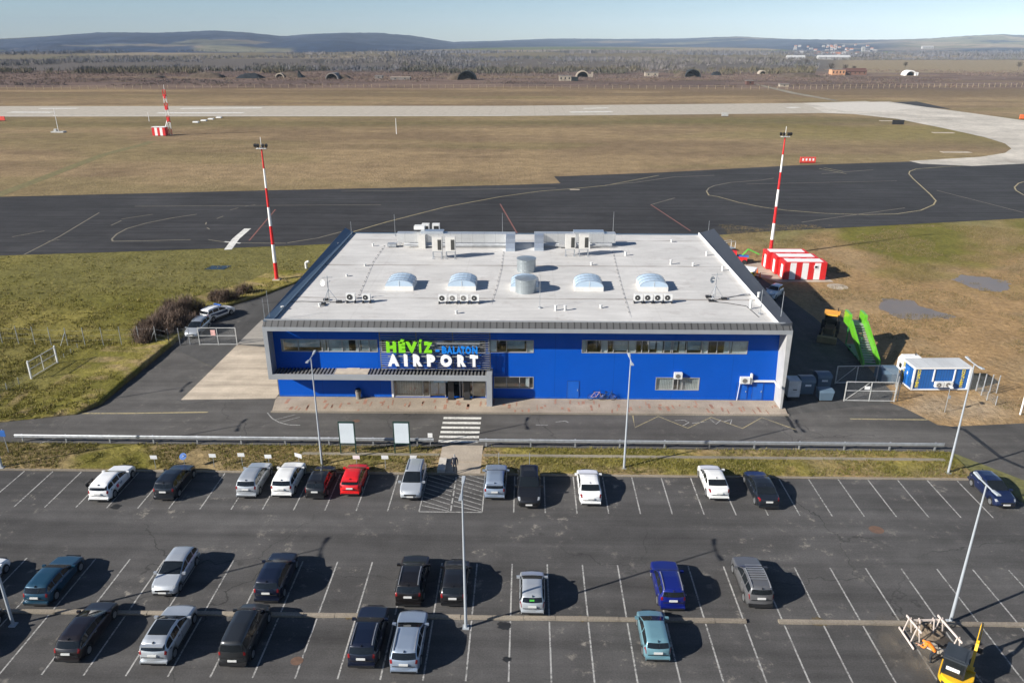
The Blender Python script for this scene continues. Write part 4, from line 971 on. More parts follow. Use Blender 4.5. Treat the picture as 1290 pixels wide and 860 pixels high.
# row by the verge
car('wagon','white estate car with small side decals, a stooping person at its left',*k1(487,400),col=WH,Hs=1.03,extras=livery,spoiler=True)
car('suv','dark slate SUV, second car from the left in the row along the verge',*k1(808,394),col=SLATE)
car('suv','silver SUV beside the white SUV in the verge row',*k1(1213,382),col=SILG,Wd=1.82)
car('suv','white SUV with rear towards us between the silver and the black car',*k2(140,431),col=WH2,Hs=.98)
car('hatch','black hatchback with red taillights beside the red hatchback',*k2(310,439),col=BLK,big_tail=True,L=4.25)
car('hatch','bright red hatchback parked facing the grass verge',*k2(487,423),col=REDC,Hs=1.03,spoiler=True)
car('mpv','silver people carrier showing its front and windscreen, left of the walkway',*k2(793,447),near='front',col=SILG,L=4.5,rails=SILG)
car('wagon','blue silver estate parked just right of the hatched walkway bay',*k2(1222,442),col=SIL2,L=4.55,Hs=1.03,spoiler=True)
car('suv','black SUV with front grille towards us beside the blue silver estate',*k3(285,478),near='front',col=BLK,L=4.75)
car('sedan','white saloon with empty bays at its right, nearest the middle lamp post',*k3(620,462),col=WH,L=4.66)
car('sedan','white saloon beside the dark blue grey saloon',*k4(137,302),col=WH2,L=4.6)
car('sedan','dark blue grey saloon right of the white saloon',*k4(325,335),col=SLATE,L=4.85)
car('hatch','navy hatchback with front towards us at the right end of the verge row',*k4(1222,334),near='front',col=NAVY,L=4.3)
# middle row
car('hatch','white car cut by the left photo edge, middle row',0,0,at=(-36.35,40.9,0),col=WH,L=4.2)
car('wagon','teal estate with large pale rear window in the middle row',*k5(178,407),col=TEAL,L=4.6)
car('hatch','silver hatchback with front and windscreen towards us in the middle row',*k5(803,362),near='front',col=SILG,L=4.3,fin=False)
car('suv','dark navy SUV alone between empty bays in the middle row',*k6(70,344),col=DNAVY,L=4.55)
car('suv','dark brown SUV with silver roof rails beside the black hatchback',*k6(835,365),col=BRN,rails=RAILW,L=4.6)
car('hatch','black hatchback behind the foreground lamp post',*k6(1076,364),col=BLK,big_tail=False,L=4.2)
def greentag(t, b_):
    q = b_.pt(b_.rw[0]+.5, 11.2); MB().box(-.18,.12,q.y-.05,q.y-.035,q.z-.06,q.z+.09).build('window_sticker', M('sticker_green',(.10,.55,.08),.5), t)
car('small','small silver hatchback with green sticker in its rear window',*k7(303,410),col=SILG,big_tail=True,extras=greentag)
car('boxy','bright blue high roof car with silver rails above the light teal hatchback',*k7(1063,386),col=BLUEC,rails=RAILW,L=4.3)
def rack(t, b_):
    m = MB()
    for y in np.linspace(-1.3,.1,7): m.bar((-.55,y,b_.H+.03),(.55,y,b_.H+.03),.05,.03)
    m.build('roof_rack', RAILW, t)
car('boxy','grey SUV with roof rack, rightmost car of the middle row',*k8(245,336),col=GREYB,big_tail=True,rails=RAILW,extras=rack,L=4.55,trim=True)
# near row
car('hatch','dark maroon car with red taillights, leftmost whole car of the near row',*k5(333,685),col=MAR,L=4.75)
car('suv','silver crossover with dark glass roof front in the near row',*k5(758,700),col=SILG,pano=True,L=4.55,Hs=.97,spoiler=True)
car('van','dark grey van with square tail in the near row',*k5(1148,707),col=GREYV,L=4.75,Wd=1.84,plate_z=.62,trim=True,fin=False)
car('wagon','dark navy estate with roof rails left of the pale blue silver estate',*k6(582,698),col=DNAVY,rails=RAILW,L=4.75,Hs=1.04)
car('wagon','pale blue silver estate with roof rails in the near row',*k6(812,729),col=SIL2,rails=RAILW,L=4.75,Hs=1.03)
car('small','light teal hatchback alone in the near row, right of centre',*k7(982,663),col=LTEAL,L=3.85,big_tail=True)
pc = G(-72,845)
car('wagon','car left of the frame whose shadow falls into the near row',0,0,at=(pc.x,pc.y+2.3,0),col=CHAR)
# by the side gate
def pickup(px_, py_):
    t = car('suv','white police style off roader with blue roof stripes behind the silver van',px_,py_,col=WH,L=4.9,rails=M('stripe_blue',(.03,.08,.22),.4),rz=math.radians(-26),group='vehicles behind the side gate',
        extras=lambda t, b_: (b_.patch(3.6,7.2,3.6,5.4,.008,side=1,nu=8,nv=2).build('side_decal',M('decal_navy',(.03,.05,.10),.4),t), MB().box(-.6,.6,.1,.35,b_.H-.02,b_.H+.10).build('light_bar',M('beacon_blue',(.02,.10,.40),.3),t)))
pickup(256,405.5)
car('mpv','silver van with front towards us behind the left gate',240.5,426.5,near='front',col=SIL,L=4.6,rails=SIL,group='vehicles behind the side gate',fin=False)
# ================================================================ street furniture
def T_lamp(px_, py_, label, at=None):
    p = Vector(at) if at else G(px_,py_,0)
    zb = .1 if 55.6 < p.y < 60 else 0
    t = thing('lamp_post', label, 'lamp post', (p.x,p.y,zb), 0, 'tall double arm lamp posts')
    m = MB(); m.tube((0,0,0),(0,0,9.95),.10,.045,n=10); m.build('pole', LAMPGREY, t, smooth=False)
    MB().box(-.2,.2,-.2,.2,-.05,.07).build('base', LAMPGREY, t)
    MB().tube((0,-.75,10.0),(0,.75,10.0),.045,n=6).build('crossarm', LAMPGREY, t)
    for sd in (-1,1):
        m = MB(); y0 = sd*.62; y1 = sd*1.25
        m.add([(-.08,y0,9.98),(.08,y0,9.98),(.12,y1,10.06),(-.12,y1,10.06),(-.06,y0,10.08),(.06,y0,10.08),(.09,y1,10.15),(-.09,y1,10.15)],
              [(3,2,1,0),(4,5,6,7),(0,1,5,4),(1,2,6,5),(2,3,7,6),(3,0,4,7)]); m.build('lamp_head', LAMPGREY, t)
T_lamp(406,587,'grey lamp post rising from the grass behind the black hatchback')
T_lamp(786,591,'grey lamp post on the grass verge before the right half of the terminal')
T_lamp(1194,597,'grey lamp post at the right end of the guardrail')
T_lamp(587,790,'tall grey lamp post in the middle of the foreground divider kerb')
T_lamp(17,787,'grey lamp post at the lower left edge, its head out of view')
T_lamp(1197,783,'tall grey lamp post beside the roadworks pit and excavator')
T_lamp(3,590,'grey lamp post at the left photo edge on the verge')
pq = G(230,488); T_lamp(0,0,'grey lamp post left of the frame, seen by its shadow', at=(pq.x-17.2,pq.y-8.0,0))
# guardrails
def guardrail(x0, x1, label):
    t = thing('guardrail', label, 'guardrail', (x0,60.3,0), 0)
    m = MB(); L_ = x1-x0
    m.xprof([(-.05,.50),(-.10,.56),(-.10,.62),(-.04,.66),(-.10,.70),(-.10,.76),(-.05,.82),(-.03,.82),(-.07,.76),(-.07,.70),(-.01,.66),(-.07,.62),(-.07,.56),(-.03,.50)], 0, L_); m.build('rail', GALV, t)
    x = .6
    while x < L_:
        p = MB(); p.box(x-.06,x+.06,.02,.12,.0,.80); p.box(x-.05,x+.05,-.03,.018,.58,.74); p.build('post', GALV, t); x += 4.0
guardrail(-46.3, -8.2, 'long left guardrail between the road and the grass verge')
guardrail(-4.1, 37.2, 'right guardrail running from the walkway to the far lamp post')
m = thing('end_marker','small white plate on the guardrail end by the walkway','sign',(-8.5,60.2,.1))
MB().cbox(0,0,1.05,.42,.04,.42).build('plate', WHITE, m); MB().tube((0,.03,0),(0,.03,1.05),.03,n=6).build('post', GALV, m)
# small white signs in the verge
sg = [(194,577,'square','small white sign nearest the left end of the verge'),(231,576,'round','blue and white round sign above the dark slate SUV'),(268,575,'square','small tilted white sign between the slate and silver SUVs'),(304,574,'square','small white sign up behind the silver SUV'),
      (338,576,'square','small white sign between the silver and the white SUV'),(376,575,'tilt','crooked white sign behind the white SUV'),(449,577,'square','small white sign behind the red hatchback'),(485,577,'square','white sign on a stout post right of the red hatchback'),(521,577,'square','small white sign behind the silver people carrier')]
for x,y,kd,lb in sg:
    p = G(x,y,1.15); p.z = .12
    t = thing('verge_sign', lb, 'sign', p, 0, 'small signs on posts along the verge')
    MB().tube((0,0,0),(0,0,1.3),.028,n=6).build('post', GALV, t)
    if kd == 'round':
        m = MB(); m.tube((0,-.03,1.15),(0,-.055,1.17),.30,n=16); m.build('plate', M('sign_blue',(.03,.12,.38),.5), t); m = MB(); m.bar((-.14,-.062,1.06),(.14,-.062,1.26),.10,.012); m.build('arrow', WHITE, t)
    else:
        m = MB(); a = .12 if kd == 'tilt' else 0
        m.add([(-.29,-.04,.98+a),(.29,-.04,.98-a),(.29,-.08,1.34-a*.4),(-.29,-.08,1.34+a),(-.29,-.02,.98+a),(.29,-.02,.98-a),(.29,-.06,1.34-a*.4),(-.29,-.06,1.34+a)],[(0,1,2,3),(7,6,5,4),(0,4,5,1),(1,5,6,2),(2,6,7,3),(3,7,4,0)]); m.build('plate', WHITE, t)
for x,y,lb in [(628.6,588,'thin bare post behind the blue silver estate'),(667,589,'thin bare post behind the black SUV')]:
    p = G(x,y); MB().tube((0,0,0),(0,0,1.3),.028,n=6).build('verge_post', GALV, None, (p.x,p.y,.12), label=lb, cat='post')
# big notice boards on green legs
BRD = M('board_face', (.62,.68,.72), .25, var=.08, scale=.6); GREENM = M('dark_green_steel', (.012,.04,.032), .5)
def board(px0, px1, py_, label):
    p = G((px0+px1)/2,py_); w = (G(px1,py_)-G(px0,py_)).length
    t = thing('notice_board', label, 'notice board', (p.x,p.y,.12), 0, 'notice boards by the guardrail')
    MB().box(-w/2+.08,w/2-.08,-.05,.05,1.15,3.1).build('panel', BRD, t)
    m = MB(); m.box(-w/2+.08,w/2-.08,-.07,.07,3.105,3.2); m.box(-w/2+.08,w/2-.08,-.07,.07,1.05,1.145); m.build('frame', GREENM, t)
    for x in (-w/2+.03,w/2-.03): MB().box(x-.05,x+.05,-.05,.05,0,3.22).build('leg', GREENM, t)
board(429.5,449.5,573.5,'left blank notice board with a bluish reflection stripe'); board(497.5,517.5,573.5,'right blank notice board nearest the walkway')
# left edge blue sign
p = G(12,573); t = thing('road_sign','blue and white road sign leaning at the left photo edge','sign',(p.x,p.y,.05),0)
MB().tube((0,0,0),(-.12,.05,2.5),.035,n=6).build('post', GALV, t); MB().bar((-.35,0,2.1),(.12,0,2.1),.03,.62).build('plate', M('sign_blue',(.03,.12,.38)), t)
# litter bin
p = G(452,503); t = thing('litter_bin','dark round litter bin with light band by the blue wall','bin',(p.x,p.y,.13))
MB().tube((0,0,0),(0,0,.85),.26,.30,n=14).build('bin_body', M('bin_taupe',(.22,.20,.17),.6), t); MB().tube((0,0,.855),(0,0,1.05),.32,.25,n=14).build('lid', DARK, t)
# black stands at the doors
for x,y,lb in [(568.5,504,'black display stand at the open entrance, left one'),(588.5,504,'black display stand at the entrance, right one')]:
    p = G(x,y); t = thing('display_stand', lb, 'display stand', (p.x,p.y,.135), 0, 'black display stands at the entrance')
    MB().box(-.3,.3,-.06,.06,.08,1.95).build('panel', M('stand_charcoal',(.03,.03,.032),.4), t); MB().box(-.36,.36,-.22,.22,0,.078).build('foot', DARK, t)
# bicycles leaning at the wall
def bicycle(x, y, rz, label, colr):
    t = thing('bicycle', label, 'bicycle', (x,y,.135), rz, 'bicycles leaning on the blue wall')
    for xx in (-.52,.52):
        m = MB(); n = 18
        for i in range(n):
            a0, a1 = 2*math.pi*i/n, 2*math.pi*(i+1)/n
            m.tube((xx+math.cos(a0)*.33,0,.34+math.sin(a0)*.33),(xx+math.cos(a1)*.33,0,.34+math.sin(a1)*.33),.022,n=5,caps=False)
        w_ = m.build('wheel', RUBBER, t); m = MB()
        for i in range(8):
            a = math.pi*i/4; m.tube((xx,0,.34),(xx+math.cos(a)*.32,0,.34+math.sin(a)*.32),.006,n=3)
        m.build('spokes', GALV, w_)
    m = MB(); bb=(0,0,.33); st=(-.16,0,.85); hd=(.36,0,.88); ra=(-.52,0,.34); fa=(.52,0,.34)
    for a,b_ in ((bb,st),(bb,hd),(st,hd),(ra,bb),(ra,st),(hd,fa)): m.tube(a,b_,.022,n=6)
    m.build('frame', colr, t)
    MB().tube((-.20,0,.85),(-.20,0,.93),.02,n=6).tube((-.32,0,.95),(-.06,0,.94),.06,.03,n=6).build('saddle', DARK, t)
    MB().tube((.36,0,.88),(.38,0,1.02),.018,n=6).tube((.38,-.28,1.03),(.38,.28,1.03),.018,n=6).build('handlebar', DARK, t)
bicycle(7.15,69.82,.05,'small pale bicycle leaning on the blue wall, left one',M('bike_orange',(.5,.3,.2),.4)); bicycle(8.35,69.8,-.06,'dark bicycle leaning on the blue wall, right one',M('bike_dark',(.02,.05,.08),.3))
# ================================================================ people
def skin_person(name, label, joints, radii, edges, mats, regions, loc, rz, head, group=None):
    """one continuous body grown over a posed skeleton; regions: f(center)->material index"""
    me = bpy.data.meshes.new(name); me.from_pydata([Vector(j) for j in joints], edges, [])
    o = bpy.data.objects.new(name, me); C.objects.link(o)
    md = o.modifiers.new('s','SKIN'); md.use_smooth_shade = True
    for i, r_ in enumerate(radii):
        me.skin_vertices[0].data[i].radius = r_ if isinstance(r_, tuple) else (r_, r_)
    me.skin_vertices[0].data[0].use_root = True
    sb = o.modifiers.new('b','SUBSURF'); sb.levels = 2; sb.render_levels = 2
    dg = bpy.context.evaluated_depsgraph_get(); dg.update()
    nm = bpy.data.meshes.new_from_object(o.evaluated_get(dg)); bpy.data.objects.remove(o)
    nm.materials.clear()
    for q in mats: nm.materials.append(q)
    for pl in nm.polygons: pl.material_index = regions(pl.center); pl.use_smooth = True
    nm.name = name
    ob = link('person', nm, None, loc, rz, label, 'person', group)
    return ob
SKIN = M('skin_tone', (.42,.24,.17), .6, var=.08); CLOTHN = M('navy_cloth', (.010,.014,.028), .85); CLOTHB = M('black_cloth', (.008,.008,.010), .85); TROU = M('dark_trousers', (.012,.014,.02), .85)
ORNG = M('hi_vis_orange', (.85,.22,.015), .6, var=.12, scale=6); HAIRG = M('hair_grey', (.30,.29,.28), .8); SHOE = M('shoe_black', (.01,.01,.01), .5); HAIRD = M('hair_dark', (.012,.010,.009), .8)
def standing(label, loc, rz, coat, trou, hair, stride=.16, group=None):
    # hips at root; faces +y
    J = [(0,0,.92),(0,0,1.08),(0,.0,1.28),(0,-.01,1.44),(0,.0,1.52),(0,.02,1.60),(0,.025,1.70),(0,.02,1.755),
         (-.10,0,.90),(-.11,stride*.45,.50),(-.11,stride*.7,.09),(-.11,stride*.7+.16,.045),
         (.10,0,.90),(.11,-stride*.15,.50),(.11,-stride*.9,.10),(.11,-stride*.9+.16,.045),
         (-.19,0,1.42),(-.26,-.04,1.16),(-.27,.04,.92),(-.275,.07,.84),(.19,0,1.42),(.26,.0,1.16),(.27,-.05,.92),(.275,-.06,.84)]
    Rr = [(.155,.11),(.15,.10),(.175,.115),(.13,.085),(.055,.055),(.075,.085),(.085,.10),(.06,.075),
          .088,.062,.045,.04,.088,.062,.045,.04,.07,.052,.04,.038,.07,.052,.04,.038]
    E = [(0,1),(1,2),(2,3),(3,4),(4,5),(5,6),(6,7),(0,8),(8,9),(9,10),(10,11),(0,12),(12,13),(13,14),(14,15),(3,16),(16,17),(17,18),(18,19),(3,20),(20,21),(21,22),(22,23)]
    def reg(c):
        if c.z > 1.50: return 3 if c.z > 1.66 or c.y < -.01 else 2
        if c.z < .09: return 4
        if c.z > .82 and abs(c.x) < .24 or c.z > .9: return 0
        if abs(c.x) > .22: return 2 if c.z < .88 else 0
        return 1
    o = skin_person('person_body', label, J, Rr, E, [coat,trou,SKIN,hair,SHOE], reg, loc, rz, None, group)
    f = MB(); f.cbox(0,.112,1.655,.03,.04,.045); f.build('nose', SKIN, o)
    for sd in (-1,1):
        h = MB()
        for k_ in range(4): h.tube((sd*(.262+.009*k_),.04+.012*k_ if sd<0 else -.06+.012*k_,.86),(sd*(.265+.009*k_),.06+.012*k_ if sd<0 else -.05+.012*k_,.745+.008*abs(k_-1.5)),.009,.007,n=5)
        h.tube((sd*.25,.08 if sd<0 else -.03,.86),(sd*.235,.11 if sd<0 else 0,.79),.010,.008,n=5); h.build('fingers', SKIN, o)
    return o
wp = G(573,597.5); standing('person in dark navy coat walking up the walkway to the terminal', (wp.x,wp.y+.1,.125), -.05, CLOTHN, TROU, HAIRG)
def stooping(label, loc, rz, coat, trou, hair, reach, group=None):
    # bends forward at the hips (towards +y), both arms reaching down
    J = [(0,-.12,.86),(0,.05,1.02),(0,.24,1.12),(0,.38,1.16),(0,.45,1.17),(0,.53,1.17),(0,.60,1.15),(0,.63,1.11),
         (-.11,-.12,.84),(-.14,.03,.47),(-.15,-.08,.09),(-.16,.07,.045),(.11,-.12,.84),(.15,.08,.48),(.17,.02,.09),(.18,.17,.045),
         (-.19,.34,1.12),(-.24,.44,.88),(-.16,.62,.70),(-.13,.68,.64),(.19,.34,1.12),(.25,.46,.90),(.15,.64,.74),(.12,.70,.68)]
    if reach:
        J[18] = (-.20,.72,.92); J[19] = (-.19,.80,.92); J[22] = (.16,.70,.66); J[23] = (.14,.77,.60)
    Rr = [(.16,.12),(.15,.11),(.17,.125),(.13,.09),(.06,.06),(.075,.085),(.09,.10),(.06,.07),
          .095,.065,.048,.042,.095,.065,.048,.042,.072,.055,.042,.038,.072,.055,.042,.038]
    E = [(0,1),(1,2),(2,3),(3,4),(4,5),(5,6),(6,7),(0,8),(8,9),(9,10),(10,11),(0,12),(12,13),(13,14),(14,15),(3,16),(16,17),(17,18),(18,19),(3,20),(20,21),(21,22),(22,23)]
    def reg(c):
        if c.y > .66 and abs(c.x) > .08: return 2
        if c.y > .44 and abs(c.x) < .13 and c.z > 1.02: return 3 if c.z > 1.14 or c.y > .62 else 2
        if c.z < .09: return 4
        if c.z > .90 or c.y > .22: return 0
        return 1
    o = skin_person('person_body', label, J, Rr, E, [coat,trou,SKIN,hair,SHOE], reg, loc, rz, None, group)
    for sd,(px_,py_,pz_) in ((-1,J[19]),(1,J[23])):
        h = MB()
        for k_ in range(4): h.tube((px_-.03+.02*k_,py_+.02,pz_),(px_-.03+.02*k_,py_+.10-.008*abs(k_-1.5),pz_-.03),.010,.007,n=5); h.tube((px_-.03+.02*k_,py_+.10-.008*abs(k_-1.5),pz_-.03),(px_-.03+.02*k_,py_+.11,pz_-.065),.008,.007,n=5)
        h.tube((px_-.035*sd,py_,pz_-.01),(px_-.055*sd,py_+.05,pz_-.04),.011,.008,n=5); h.build('fingers', SKIN, o)
    return o
p1_ = G(111,623); stooping('person in black stooping at the left side of the white estate', (p1_.x,p1_.y+.3,.008), -1.3, CLOTHB, CLOTHB, HAIRD, False)
pw = G(1167,829)
wk = stooping('worker in orange jacket bending over the open pit', (pw.x+.1,pw.y-.25,.01), .75, ORNG, TROU, ORNG, True)
# ================================================================ roadworks
DIRT = M('dug_earth', (.15,.115,.08), .95, var=.45, scale=2.2); PALE = M('pale_rubble', (.36,.32,.26), .9, var=.3, scale=4)
sheet('pit', [G(1143,781),G(1158,778.5),G(1176,779),G(1190,800),G(1205,812),G(1198,836),G(1186,833),G(1168,806),G(1152,795)], .013, M('pit_dark_earth', (.045,.036,.028), .95, var=.5, scale=3))
DUSTM, nt, b = nodes('dust_film'); co = objco(nt); b.inputs['Base Color'].default_value = (.21,.18,.14,1); b.inputs['Roughness'].default_value = .95
tr = N(nt,'ShaderNodeBsdfTransparent'); mx = N(nt,'ShaderNodeMixShader')
dq = N(nt,'ShaderNodeVectorMath',operation='DISTANCE'); nt.links.new(co, dq.inputs[0]); dc = G(1160,815); dq.inputs[1].default_value = (dc.x,dc.y,0)
nt.links.new(mathn(nt,'MULTIPLY', mathn(nt,'MULTIPLY', ramp(nt, noise(nt,co,.55,6,.7),.36,.60), ramp(nt, dq.outputs['Value'],1.2,3.3,1,0)), ramp(nt, noise(nt,objco(nt,(2.2,.5,1)),1.2,5,.7),.3,.7,.25,.9)), mx.inputs[0])
nt.links.new(tr.outputs[0], mx.inputs[1]); nt.links.new(b.outputs[0], mx.inputs[2]); nt.links.new(mx.outputs[0], nt.nodes['Material Output'].inputs['Surface'])
sheet('dust_patch', [G(x,y) for x,y in ((1105,770),(1142,777),(1180,778),(1190,800),(1200,838),(1215,880),(1150,890),(1090,880),(1095,815))], .0115, DUSTM)
def mound(name, pts_n, cx, cy, rx, ry, h, mat, seed, label):
    r = random.Random(seed); nx, na_ = 6, 16; V=[(cx,cy,h)]; Fc=[]
    for i in range(1,nx+1):
        for j in range(na_):
            a = 2*math.pi*j/na_; k_ = i/nx; q = r.uniform(.85,1.15)
            V.append((cx+math.cos(a)*rx*k_*q, cy+math.sin(a)*ry*k_*q, max(-.0,h*(1-k_)**.8*r.uniform(.7,1.25)) if i<nx else 0))
    for j in range(na_): Fc.append((0,1+j,1+(j+1)%na_))
    for i in range(nx-1):
        for j in range(na_): Fc.append((1+i*na_+j,1+(i+1)*na_+j,1+(i+1)*na_+(j+1)%na_,1+i*na_+(j+1)%na_))
    return MB().add(V,Fc).build(name, mat, label=label, cat='earth heap')
q = G(1168,793); mound('earth_heap', 0, q.x, q.y, 1.1, .9, .5, DIRT, 3, 'brown earth heap inside the barrier frames by the pit')
q = G(1186,824); t = thing('rubble_pile','pale broken concrete pieces along the pit edge','rubble',(q.x,q.y,.01))
r = random.Random(9)
for i in range(7):
    m = MB(); x,y = -.5+.22*i, .75-.27*i; w=r.uniform(.2,.38)
    m.prism([(x+math.cos(a)*w*r.uniform(.7,1.2),y+math.sin(a)*w*.8*r.uniform(.7,1.2)) for a in np.linspace(0,5.2,6)],0,r.uniform(.12,.3)); m.build('concrete_piece', PALE, t)
BARW = seams('barrier_board', (.60,.52,.47), 'z', 9, 0, .7, bmp=0)
def trestle(px0,py0,px1,py1,h,label,legs=True):
    a, b_ = G(px0,py0,h), G(px1,py1,h); c_ = (a+b_)/2
    t = thing('barrier_frame', label, 'barrier', (c_.x,c_.y,0), 0, 'white wooden barrier boards round the pit')
    a = Vector((a.x-c_.x,a.y-c_.y,h)); b_ = Vector((b_.x-c_.x,b_.y-c_.y,h)); MB().bar(a,b_,.05,.13).build('board', BARW, t)
    if legs:
        d = (b_-a).normalized(); 
        for q in (a+d*.35, b_-d*.35):
            n_ = Vector((-d.y,d.x,0)); m = MB(); m.bar((q.x+n_.x*.06,q.y+n_.y*.06,h+.12),(q.x+n_.x*.3,q.y+n_.y*.3,0),.05); m.bar((q.x-n_.x*.06,q.y-n_.y*.06,h+.12),(q.x-n_.x*.3,q.y-n_.y*.3,0),.05); m.build('leg', BARW, t)
trestle(1142,774.5,1161,797,1.05,'white barrier board on legs left of the orange worker')
trestle(1181.5,774.5,1212,809.5,1.05,'white barrier board on legs beside the lamp post and cab')
trestle(1151,781,1183,780.3,.95,'short white barrier board across the far end of the pit')
trestle(1132.5,789.5,1151,817,.12,'white barrier board lying on the ground left of the pit',False)
# mini excavator
def excavator():
    p = G(1217,858)+Vector((-.95,-.42,0)); t = thing('excavator','yellow mini excavator with dark cab working beside the pit','excavator',(p.x,p.y,0),math.radians(-36)); t.scale = (.9,.9,.9)
    TR = M('track_rubber',(.02,.019,.018),.9)
    for sd in (-1,1):
        m = MB(); pr = [(-1.25,.12),(-1.1,.0),(1.1,.0),(1.25,.12),(1.25,.38),(1.1,.5),(-1.1,.5),(-1.25,.38)]
        m.xprof(pr, sd*.72-.18, sd*.72+.18); m.build('track', TR, t)
    m = MB(); m.box(-.53,.53,-.7,.7,.2,.5); m.tube((0,0,.5),(0,0,.62),.5,n=16); m.build('undercarriage', DARK, t)
    m = MB(); m.add([(-.95,1.5,.1),(.95,1.5,.1),(.95,1.62,.5),(-.95,1.62,.5),(-.95,1.42,.1),(.95,1.42,.1),(.95,1.54,.5),(-.95,1.54,.5)],[(3,2,1,0),(4,5,6,7),(0,1,5,4),(1,2,6,5),(2,3,7,6),(3,0,4,7)]); m.bar((-.4,.7,.35),(-.4,1.5,.3),.1); m.bar((.4,.7,.35),(.4,1.5,.3),.1); m.build('blade', YEL, t)
    # house: rounded yellow counterweight at the back
    arc = [(math.cos(a)*.95, -.15+math.sin(a)*.95) for a in np.linspace(math.pi,2*math.pi,13)]
    m = MB(); m.prism(arc+[(.95,.75),(.35,.75),(.35,.95),(-.95,.95)], .64, 1.02); m.build('counterweight', YEL, t); MB().prism([(x*.97,-.15+(y+.15)*.97) for x,y in arc]+[(.92,.2),(-.92,.2)], 1.022, 1.2).build('engine_hood', YEL, t)
    m = MB(); m.prism([(x*1.012,-.15+(y+.15)*1.012) for x,y in arc[3:10]]+[(x*.98,-.15+(y+.15)*.98) for x,y in arc[3:10]][::-1], .66, .86); m.build('engine_grille', DARK, t)
    m = MB(); m.box(.42,.72,-.92,-.80,1.05,1.22); m.build('vent', DARK, t)
    # cab
    CABG = glassy('cab_glass',(.015,.018,.02),.06); CB = M('cab_black',(.014,.015,.017),.5)
    m = MB()
    for x,y in ((-.82,-.55),(.36,-.55),(-.82,.85),(.36,.85)): m.bar((x,y,1.285),(x*.97 if x<0 else x,y*.93,2.355),.09)
    m.box(-.86,.40,-.6,.9,1.03,1.27); m.build('cab_frame', CB, t)
    m = MB(); m.prism([(-.88,-.62),(.42,-.62),(.44,.3),(.40,.95),(-.86,.95),(-.9,.3)], 2.36, 2.46); m.prism([(-.7,-.45),(.25,-.45),(.25,.7),(-.7,.7)], 2.462, 2.50); m.build('cab_roof', M('cab_roof_slate',(.035,.042,.05),.45), t)
    m = MB(); m.box(-.77,.31,-.58,-.56,1.29,2.35); m.box(-.85,-.83,-.5,.8,1.29,2.35); m.box(.37,.39,-.5,.8,1.29,2.35); m.box(-.77,.31,.84,.86,1.29,2.35); m.build('cab_window', CABG, t)
    m = MB(); m.box(-.62,.12,-.605,-.585,1.62,1.86); m.build('label_plate', WHITE, t); m = MB(); m.box(-.35,.3,-1.125,-1.118,.72,.84); m.build('label_strip', M('strip_grey',(.4,.4,.4),.5), t)
    # boom, arm, bucket
    def arm(pts, w, hh, name, mt=YEL):
        m = MB()
        for i in range(len(pts)-1): m.bar(pts[i], pts[i+1], w, hh[i])
        return m.build(name, mt, t)
    MB().box(.42,.82,.76,1.2,.62,1.15).build('boom_pivot', YEL, t)
    arm([(.62,1.05,1.0),(.62,1.95,2.4),(.62,3.0,3.0)], .17, (.22,.19), 'boom')
    arm([(.62,3.03,3.1),(.68,3.5,1.2)], .14, (.18,), 'arm')
    arm([(.62,1.3,.9),(.62,2.1,2.2)], .09, (.09,), 'hydraulic_cylinder', GALV); arm([(.62,2.0,2.62),(.62,3.05,3.25)], .08, (.08,), 'hydraulic_cylinder', DARK)
    m = MB(); m.add([(0.42,3.35,1.15),(0.42,3.75,1.2),(0.42,3.87,.85),(0.42,3.70,.6),(0.42,3.35,.65),(1.02,3.35,1.15),(1.02,3.75,1.2),(1.02,3.87,.85),(1.02,3.70,.6),(1.02,3.35,.65)],[(4,3,2,1,0),(5,6,7,8,9),(1,2,7,6),(2,3,8,7),(3,4,9,8),(0,1,6,5)]); m.build('bucket', M('bucket_brown',(.06,.05,.045),.7), t)
excavator()
# ================================================================ right yard
def local_thing(name, label, cat, a, b_, group=None):
    """thing whose local x axis runs from ground point a to ground point b"""
    rz = math.atan2(b_.y-a.y, b_.x-a.x); t = thing(name, label, cat, (a.x,a.y,0), rz, group); return t, (b_-a).length
# blue office container
CBLUE = seams('container_blue', (.010,.105,.36), 'x', .28, .35, .5, width=.09, var=.06, bmp=.6)
t, L_ = local_thing('office_container','blue office container with white frame and yellow lettering','container',G(1146.7,492.5),G(1218.3,492)); t.location.z = .1
D_, Hh = 2.5, 2.55
MB().box(.10,L_-.10,.10,D_-.10,.12,Hh-.12).build('wall', CBLUE, t)
for x in (0,L_-.16):
    for y in (0,D_-.16): MB().box(x,x+.16,y,y+.16,0,Hh).build('corner_post', WHITE, t)
m = MB(); m.box(.163,L_-.163,.0,.14,0,.118); m.box(.163,L_-.163,D_-.14,D_,0,.118); m.box(.0,.14,.163,D_-.163,0,.118); m.box(L_-.14,L_,.163,D_-.163,0,.118); m.build('base_rail', WHITE, t)
m = MB(); m.box(.163,L_-.163,.0,.16,Hh-.17,Hh-.003); m.box(.0,.16,.163,D_-.163,Hh-.17,Hh-.003); m.box(L_-.16,L_,.163,D_-.163,Hh-.17,Hh-.003); m.build('top_rail', WHITE, t)
MB().box(.02,L_-.02,.02,D_-.02,Hh,Hh+.04).build('roof', seams('container_roof', (.52,.53,.53), 'x', 1.2, .2, .5, width=.06, var=.12), t)
m = MB(); m.box(.06,.095,1.0,1.85,.13,2.1); d = m.build('door', M('container_door_blue',(.012,.12,.42),.5), t)
MB().box(.03,.057,1.2,1.35,1.3,1.6).build('door_sign', WHITE, d)
MB().tube((-.1,1.95,1.7),(.08,1.95,1.7),.14,n=10).build('wall_lamp', WHITE, t)
LY = M('lettering_yellow', (.72,.58,.04), .5)
